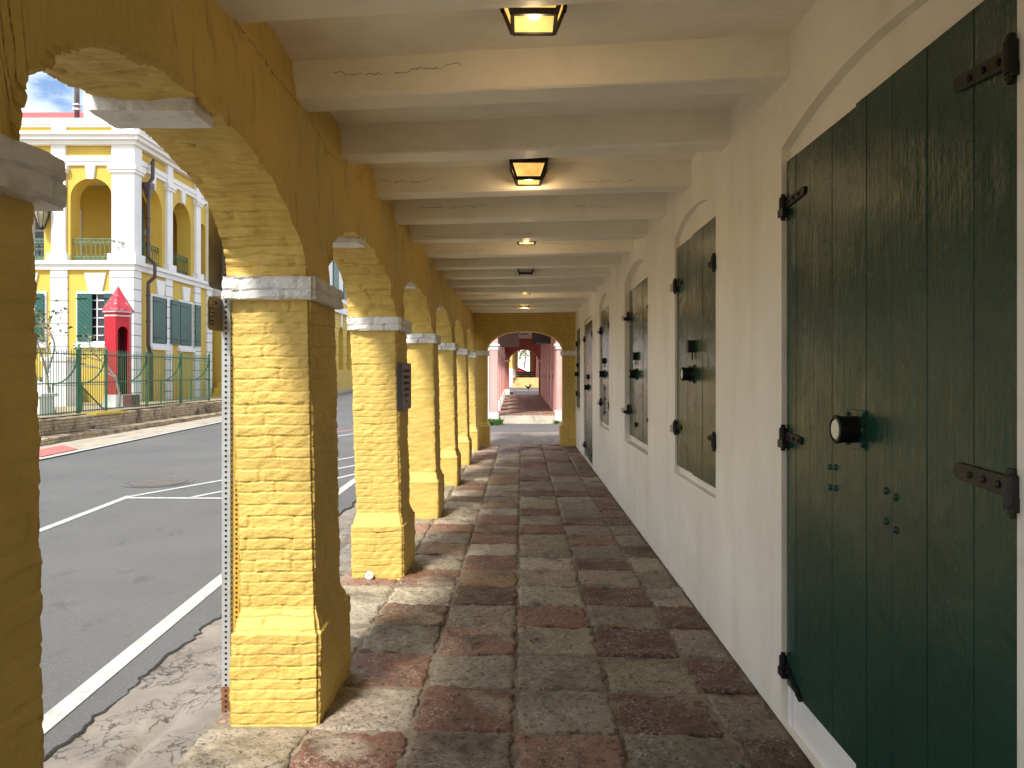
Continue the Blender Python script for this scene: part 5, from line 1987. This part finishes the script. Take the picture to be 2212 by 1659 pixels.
# outer wall above the piers with arches
mb = MB()
fP = lambda u, z, w_: (pxl(u) - w_, u, z)
arched_wall(mb, fP, 23.70, 39.9, 2.55, 3.9, [(y + .28, y + PB - .28, 2.551, 2.552, 0.62) for y in ppiers[:-1]], 0.27, False, 14)
fP2 = lambda u, z, w_: (pxl(u) - .27 - w_, u, z)
arched_wall(mb, fP2, 23.70, 39.9, 2.55, 3.9, [(y + .28, y + PB - .28, 2.551, 2.552, 0.62) for y in ppiers[:-1]], 0.001, False, 14)
mb.quad((pxl(23.7) - .27, 23.7, 2.55), (pxl(23.7), 23.7, 2.55), (pxl(23.7), 23.7, 3.9), (pxl(23.7) - .27, 23.7, 3.9))
# front gable over the passage
mb.box(-1.2, 3.2, 23.72, 24.2, 3.60, 7.5)
mb.build('outer_wall', M['pink'], pa)
mb = MB()
mb.box(-1.26, -1.06, 23.66, 23.95, 0, 3.3, 0.01)
mb.build('quoin', M['pwhite'], pa)
mb = MB()
mb.quad((-1.3, 23.8, 3.62), (1.3, 23.8, 3.62), (1.3, 40, 3.62), (-1.3, 40, 3.62))
for i in range(14):
    y = 24.3 + i * 1.1
    mb.box(pxl(y), pxr(y), y, y + .15, 3.46, 3.615)
mb.build('ceiling', M['pwhite'], pa)
mb = MB()
fR = lambda u, z, w_: (pxr(u) + w_, u, z)
doors_y = [26.1, 28.9, 31.6, 34.3, 36.8]
arched_wall(mb, fR, 24.25, 39.9, 0.0, 3.9, [(y, y + 1.15, pfz(y) + .02, 2.75, 0.06) for y in doors_y], 0.14, True, 6)
mb.quad((pxr(24.25), 24.25, 0), (3.2, 24.25, 0), (3.2, 24.25, 3.9), (pxr(24.25), 24.25, 3.9))
mb.quad((pxr(39.9), 40.0, 0), (3.2, 40.0, 0), (3.2, 40.0, 3.9), (pxr(39.9), 40.0, 3.9))
mb.build('inner_wall', M['pink'], pa)
mb = MB()
mb.box(1.10, 1.30, 23.66, 24.25, 0.40, 2.42)
p = mb.build('pier', M['pink'], pa)
mb = MB()
mb.box(1.06, 1.32, 23.62, 24.26, 0, .42, 0.01)
mb.build('pier_base', M['pwhite'], p)
mb = MB()
mb.box(1.07, 1.32, 23.62, 24.255, 2.40, 2.50, 0.006)
mb.box(1.03, 1.34, 23.60, 24.252, 2.50, 2.57, 0.006)
mb.build('capital', M['pwhite'], p)
for y in doors_y:
    mb = MB()
    x = pxr(y) + .12
    mb.box(x, x + .03, y + .03, y + .55, pfz(y) + .08, 2.66)
    mb.box(x - .02, x + .03, y + .565, y + 1.10, pfz(y) + .08, 2.66)
    d_ = mb.build('door', M['pink'], pa)
    mb = MB()
    mb.box(x - .12, x - .015, y + .50, y + .62, 1.42, 1.58, 0.01)
    mb.tube([(x - .04, y + .3, 1.5), (x - .04, y + .8, 1.5)], 0.012, 5)
    mb.build('lock', M['iron'], d_)
# far cross wall
mb = MB()
fC = lambda u, z, w_: (u, 39.9 + w_, z)
arched_wall(mb, fC, -1.2, 1.3, 0.3, 3.9, [(-0.71, 0.89, 0.3, 2.36, 0.56)], 0.4, False, 20)
mb.quad((-1.2, 40.3, 2.95), (1.3, 40.3, 2.95), (1.3, 40.3, 3.9), (-1.2, 40.3, 3.9))
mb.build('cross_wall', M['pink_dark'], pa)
for q in ((-1.0, -0.64, 39.86, 40.3, 2.26, 2.36, 0.01), (0.86, 1.05, 39.86, 40.3, 2.26, 2.36, 0.01), (-1.0, -0.66, 39.84, 40.3, 0.4, 0.78, 0.01)):
    mb = MB()
    mb.box(*q)
    mb.build('wall_foot' if q[4] < 1 else 'impost', M['pwhite'], pa)
# pink arcade floor
mb = MB()
cd = []
rt = np.random.default_rng(12)
for r_ in range(30):
    for c in range(4):
        ya, yb = 24.15 + r_ * 0.53, 24.15 + (r_ + 1) * 0.53
        xa = pxl(ya) - .3 + c * 0.57
        xb = xa + 0.57
        b0 = len(mb.v)
        dz_ = rt.normal(0, .006)
        s = np.linspace(0, 1, 4)
        U, V = np.meshgrid(s, s)
        X, Y = xa + .012 + U * (xb - xa - .024), ya + .012 + V * (yb - ya - .024)
        Z = pfz(Y) + dz_ + rt.normal(0, .01) * (V - .5) - .012 * ((np.abs(U - .5) > .49) | (np.abs(V - .5) > .49))
        mb.grid(np.stack([X, Y, Z], -1))
        cc = np.array([(0.235, 0.115, 0.095), (0.36, 0.19, 0.155), (0.36, 0.17, 0.13), (0.33, 0.20, 0.115)][rt.integers(4)]) * rt.uniform(.9, 1.2)
        cd.append(np.tile(np.append(cc, 1), (16, 1)))
ob = mb.build('passage_floor', M['stone'], smooth=False)
ca = ob.data.color_attributes.new('stone', 'FLOAT_COLOR', 'POINT')
ca.data.foreach_set('color', np.concatenate(cd).astype(np.float32).ravel())
structure(ob)
mb = MB()
mb.quad((-1.4, 24.1, .24), (1.5, 24.1, .24), (1.5, 41, .49), (-1.4, 41, .49))
mb.hexa([(-1.04, 23.75), (1.07, 23.75), (1.07, 24.16), (-1.04, 24.16)], 0.0, 0.255, [(-1.02, 23.86), (1.07, 23.86), (1.07, 24.16), (-1.02, 24.16)])
structure(mb.build('passage_step', M['pave']))

# hanging shop signs in the pink arcade
s1 = thing('hanging_sign', 'brown hanging board reading Welcome To Shops and Restaurants beyond the arch', 'sign', (-0.42, 25.3, 3.3))
mb = MB()
mb.box(-0.83, -0.10, 25.25, 25.29, 2.52, 3.02, 0.006)
bd = mb.build('board', M['signboard'], s1)
mb = MB()
mb.box(-0.845, -0.82, 25.24, 25.30, 2.50, 3.6)
mb.box(-0.125, -0.10, 25.24, 25.30, 3.0, 3.6)
mb.build('hanger', M['signboard_dark'], s1)
for tx, sz, zz in (("Welcome To", 0.085, 2.95), ("\"Shops & Restaurants\"", 0.068, 2.76), ("Located in the Boardwalk", 0.062, 2.655)):
    text_part(tx, sz, M['ink'], s1, (-0.465, 25.243, zz), (1, 0, 0), (0, 0, 1), 'lettering')
s2 = thing('hanging_sign', 'dark maroon shop board with gold edge hanging from an iron bracket', 'sign', (0.7, 25.3, 3.1))
mb = MB()
mb.box(0.33, 0.98, 25.25, 25.29, 2.63, 3.05, 0.006)
mb.build('board', M['signboard_dark'], s2)
mb = MB()
mb.box(0.98, 1.05, 25.25, 25.29, 2.62, 3.06, 0.004)
mb.build('edge', M['gold'], s2)
mb = MB()
mb.box(0.48, 0.82, 25.23, 25.246, 2.61, 2.68, 0.003)
mb.build('teal_band', M['sign_teal'], s2)
mb = MB()
mb.tube([(0.1, 25.27, 3.08), (1.06, 25.27, 3.09)], 0.014, 6)
mb.box(0.0, 0.16, 25.2, 25.34, 3.05, 3.3)
mb.tube([(0.02, 25.27, 3.15), (-0.06, 25.27, 3.12)], 0.02, 6)
mb.tube([(0.2, 25.27, 2.98), (-0.05, 25.27, 2.95)], 0.02, 6)
mb.build('bracket', M['iron'], s2)
text_part("Bella Jewels", 0.13, M['ink'], s2, (0.655, 25.243, 2.92), (1, 0, 0), (0, 0, 1), 'lettering', 0.35)
text_part("JEWELRY", 0.06, M['ink'], s2, (0.655, 25.243, 2.76), (1, 0, 0), (0, 0, 1), 'lettering')

# white kerb, rooster, stepped terrace and far passage
mb = MB()
mb.hexa([(-.52, 40.7), (1.1, 40.7), (1.1, 42.0), (-.40, 42.0)], 0.3, 0.68, [(-.42, 40.82), (1.1, 40.82), (1.1, 42.0), (-.30, 42.0)])
kb = mb.build('kerb', M['pwhite'])
structure(kb)
mb = MB()
mb.quad((-9, 41, .5), (6, 41, .5), (6, 46, .78), (-9, 46, .78))
structure(mb.build('crossing', M['asphalt']))
ft = thing('far_terrace', 'pale yellow brick terrace steps across the second side street', 'steps', (0.2, 46.5, 0.7))
mb = MB()
for i in range(4):
    mb.box(-0.57, 1.3, 45.6 + i * .35, 62, .60 + (i * .17 + .001 if i else 0), 0.86 + i * .17)
mb.build('flight', M['steps_yellow'], ft)
mb = MB()
for i in range(3):
    mb.box(-0.5, 1.3, 57.5 + i * .5, 62.2, 1.37 + (i * .14 + .001 if i else 0), 1.51 + i * .14)
mb.build('upper_flight', M['terrace'], ft)
fa = thing('far_arcade', 'distant passage walls in yellow and pink beyond the terrace steps', 'building', (0, 55, 1))
for i, y in enumerate((46.0, 48.8, 51.6, 54.4)):
    x = -0.62 + i * 0.03
    mb = MB()
    mb.box(x - .5, x, y, y + .55, 1.95, 5.0)
    p = mb.build('pier', M['flyel'], fa)
    mb = MB()
    mb.box(x - .49, x + .01, y - .02, y + .57, 0.7, 1.95)
    mb.build('pier_base', M['pwhite'], p)
mb = MB()
mb.box(1.05, 2.5, 46.2, 60, .7, 5.0)
mb.box(-1.4, 2.5, 45.9, 60, 4.0, 5.0)
mb.build('wall', M['pink'], fa)
for xa, xb in ((0.62, 1.0), (-0.65, -0.35)):
    mb = MB()
    mb.box(xa, xb, 60, 60.5, 1.3, 5)
    mb.build('end_pier', M['tan'], fa)
cn_ = thing('red_banner', 'red canvas banner hanging beside the wall of the distant passage', 'banner', (0.9, 50, 1.5))
mb = MB()
P = []
for i in range(20):
    t = i / 19
    P.append([(0.55 + .38 * t + .02 * math.sin(i * 1.9), 50.2 + .05 * math.cos(i * 1.7), 3.75 - 1.1 * t ** .8), (0.55 + .38 * t + .02 * math.sin(i * 1.9), 50.2 + .05 * math.cos(i * 1.7), 3.9)])
mb.grid(np.array(P))
P = []
for i in range(12):
    t = i / 11
    P.append([(0.78 + .14 * t + .012 * math.sin(i * 2.2), 50.1, 1.42), (0.84 + .12 * t + .012 * math.sin(i * 2.1), 50.15, 3.2)])
mb.grid(np.array(P))
mb.build('cloth', M['cloth_red'], cn_)
mb = MB()
mb.tube([(0.45, 50.2, 3.9), (1.0, 50.2, 3.9)], 0.02, 6)
mb.tube([(0.90, 50.15, 1.4), (0.97, 50.2, 3.9)], 0.02, 6)
mb.build('rod', M['iron'], cn_)
rs = thing('red_ramp', 'red sided ramp with white coping at the end of the distant passage', 'ramp', (0, 66, 1.4))
mb = MB()
F = [(-.55, 64, 1.45), (.62, 64, 1.45), (.62, 64, 1.75), (-.55, 64, 2.25)]
K = [(p[0], 65, p[2]) for p in F]
mb.quad(*F)
mb.quad(*K)
for j in range(4):
    mb.quad(F[j], F[(j + 1) % 4], K[(j + 1) % 4], K[j])
mb.build('side', M['cloth_red'], rs)
mb = MB()
F = [(-.6, 63.9, 2.25), (.7, 63.9, 1.72), (.7, 63.9, 1.9), (-.6, 63.9, 2.42)]
K = [(p[0], 65.1, p[2]) for p in F]
mb.quad(*F)
mb.quad(*K)
for j in range(4):
    mb.quad(F[j], F[(j + 1) % 4], K[(j + 1) % 4], K[j])
mb.box(-.72, -.55, 63.9, 65, 1.4, 4.6)
mb.build('coping', M['pwhite'], rs)
tre = thing('far_tree', 'pale leafy tree glimpsed at the very end of the passages', 'tree', (0.1, 80, 1))
mb = MB()
mb.tube([(0.3, 80, 0.8), (0.25, 80, 2.6), (0.4, 80, 3.6), (0.1, 80, 5)], 0.12, 7, r1=0.05)
mb.tube([(0.25, 80, 2.6), (-.3, 80, 3.6)], 0.06, 6, r1=.03)
mb.build('trunk', M['bark'], tre)
mb = MB()
r_ = random.Random(4)
for i in range(1400):
    c = Vector((r_.gauss(0, 1.1), 80 + r_.gauss(0, 1.0), 4.6 + r_.gauss(0, 0.9)))
    u = Vector((r_.gauss(0, 1), r_.gauss(0, 1), r_.gauss(0, 1))).normalized() * .12
    v_ = u.cross(Vector((r_.gauss(0, 1), r_.gauss(0, 1), r_.gauss(0, 1)))).normalized() * .06
    mb.quad(c - u, c + v_, c + u, c - v_)
mb.build('crown', M['leaf_pale'], tre)

# rooster: one continuous skinned body
def rooster(x, y, z):
    root = thing('rooster', 'small black rooster with raised tail standing on the white kerb', 'rooster', (x, y, z))
    pts = [((0, 0, .17), .062), ((-.06, 0, .18), .055), ((-.11, 0, .235), .032), ((-.135, 0, .285), .024), ((-.165, 0, .295), .012), ((-.185, 0, .288), .004),
           ((.06, 0, .19), .05), ((.10, 0, .235), .035), ((.135, 0, .30), .024), ((.155, 0, .36), .008),
           ((.02, -.03, .12), .022), ((.015, -.032, .06), .010), ((.01, -.033, .006), .008), ((-.03, -.034, .004), .005),
           ((.02, .03, .12), .022), ((.015, .032, .06), .010), ((.01, .033, .006), .008), ((-.03, .034, .004), .005)]
    ed = [(0, 1), (1, 2), (2, 3), (3, 4), (4, 5), (0, 6), (6, 7), (7, 8), (8, 9), (0, 10), (10, 11), (11, 12), (12, 13), (0, 14), (14, 15), (15, 16), (16, 17)]
    me = bpy.data.meshes.new('body')
    me.from_pydata([p for p, r_ in pts], ed, [])
    ob = bpy.data.objects.new('body_tmp', me)
    col.objects.link(ob)
    sk = ob.modifiers.new('skin', 'SKIN')
    for i, (p, r_) in enumerate(pts):
        me.skin_vertices[0].data[i].radius = (r_, r_)
    me.skin_vertices[0].data[0].use_root = True
    ss_ = ob.modifiers.new('sub', 'SUBSURF')
    ss_.levels = ss_.render_levels = 2
    bpy.context.view_layer.update()
    m2 = bpy.data.meshes.new_from_object(ob.evaluated_get(bpy.context.evaluated_depsgraph_get()))
    bpy.data.objects.remove(ob)
    m2.name = 'body'
    m2.materials.clear()
    m2.materials.append(M['black_feather'])
    body = bpy.data.objects.new('body', m2)
    col.objects.link(body)
    body.parent = root
    mb = MB()
    for k in range(7):
        a = R(50 + k * 12)
        pp = [(x + .09 + .02 * k * .2, y + (k - 3) * .006, z + .23)]
        for j in range(1, 5):
            t = j / 4
            pp.append((x + .09 + math.cos(a) * .17 * t + .03 * t * t, y + (k - 3) * .010 * (1 + t), z + .23 + math.sin(a) * .17 * t - .02 * t * t))
        mb.tube(pp, 0.015, 5, r1=0.003)
    mb.build('tail', M['black_feather'], root)
    mb = MB()
    mb.tube([(x - .15, y, z + .315), (x - .135, y, z + .328), (x - .12, y, z + .315)], 0.010, 5)
    mb.build('comb', M['comb'], root)
rooster(0.33, 41.0, 0.68)

# weeds at the foot of the pink piers
def weeds(label, x0, x1, y0, y1, z, n, hmax, seed):
    r_ = random.Random(seed)
    mb = MB()
    for i in range(n):
        x, y = r_.uniform(x0, x1), r_.uniform(y0, y1)
        h = hmax * r_.uniform(.3, 1)
        a = r_.uniform(0, 6.28)
        w_ = .012
        lx_, ly_ = math.cos(a), math.sin(a)
        d_ = r_.uniform(.1, .6) * h
        mb.quad((x - ly_ * w_, y + lx_ * w_, z), (x + ly_ * w_, y - lx_ * w_, z), (x + lx_ * d_ * .5 + ly_ * w_, y + ly_ * d_ * .5 - lx_ * w_, z + h * .7), (x + lx_ * d_, y + ly_ * d_, z + h))
        c = Vector((x + lx_ * d_, y + ly_ * d_, z + h * .8))
        mb.quad(c + Vector((.03, 0, 0)), c + Vector((0, .03, .01)), c - Vector((.03, 0, 0)), c - Vector((0, .03, -.01)))
    o_ = mb.build('weed_clump', M['grass'], None)
    tag(o_, label, 'weeds')
weeds('bright green weeds sprouting at the foot of the front pink pier', -1.15, -0.62, 22.9, 23.65, 0.0, 420, 0.22, 3)
weeds('small green weed patch beside the distant white kerb', -0.85, -0.52, 40.2, 40.7, 0.48, 160, 0.16, 4)
weeds('sparse weeds at the base of the pink pier next to the cream building', 1.0, 1.2, 23.4, 23.6, 0.0, 60, 0.15, 5)
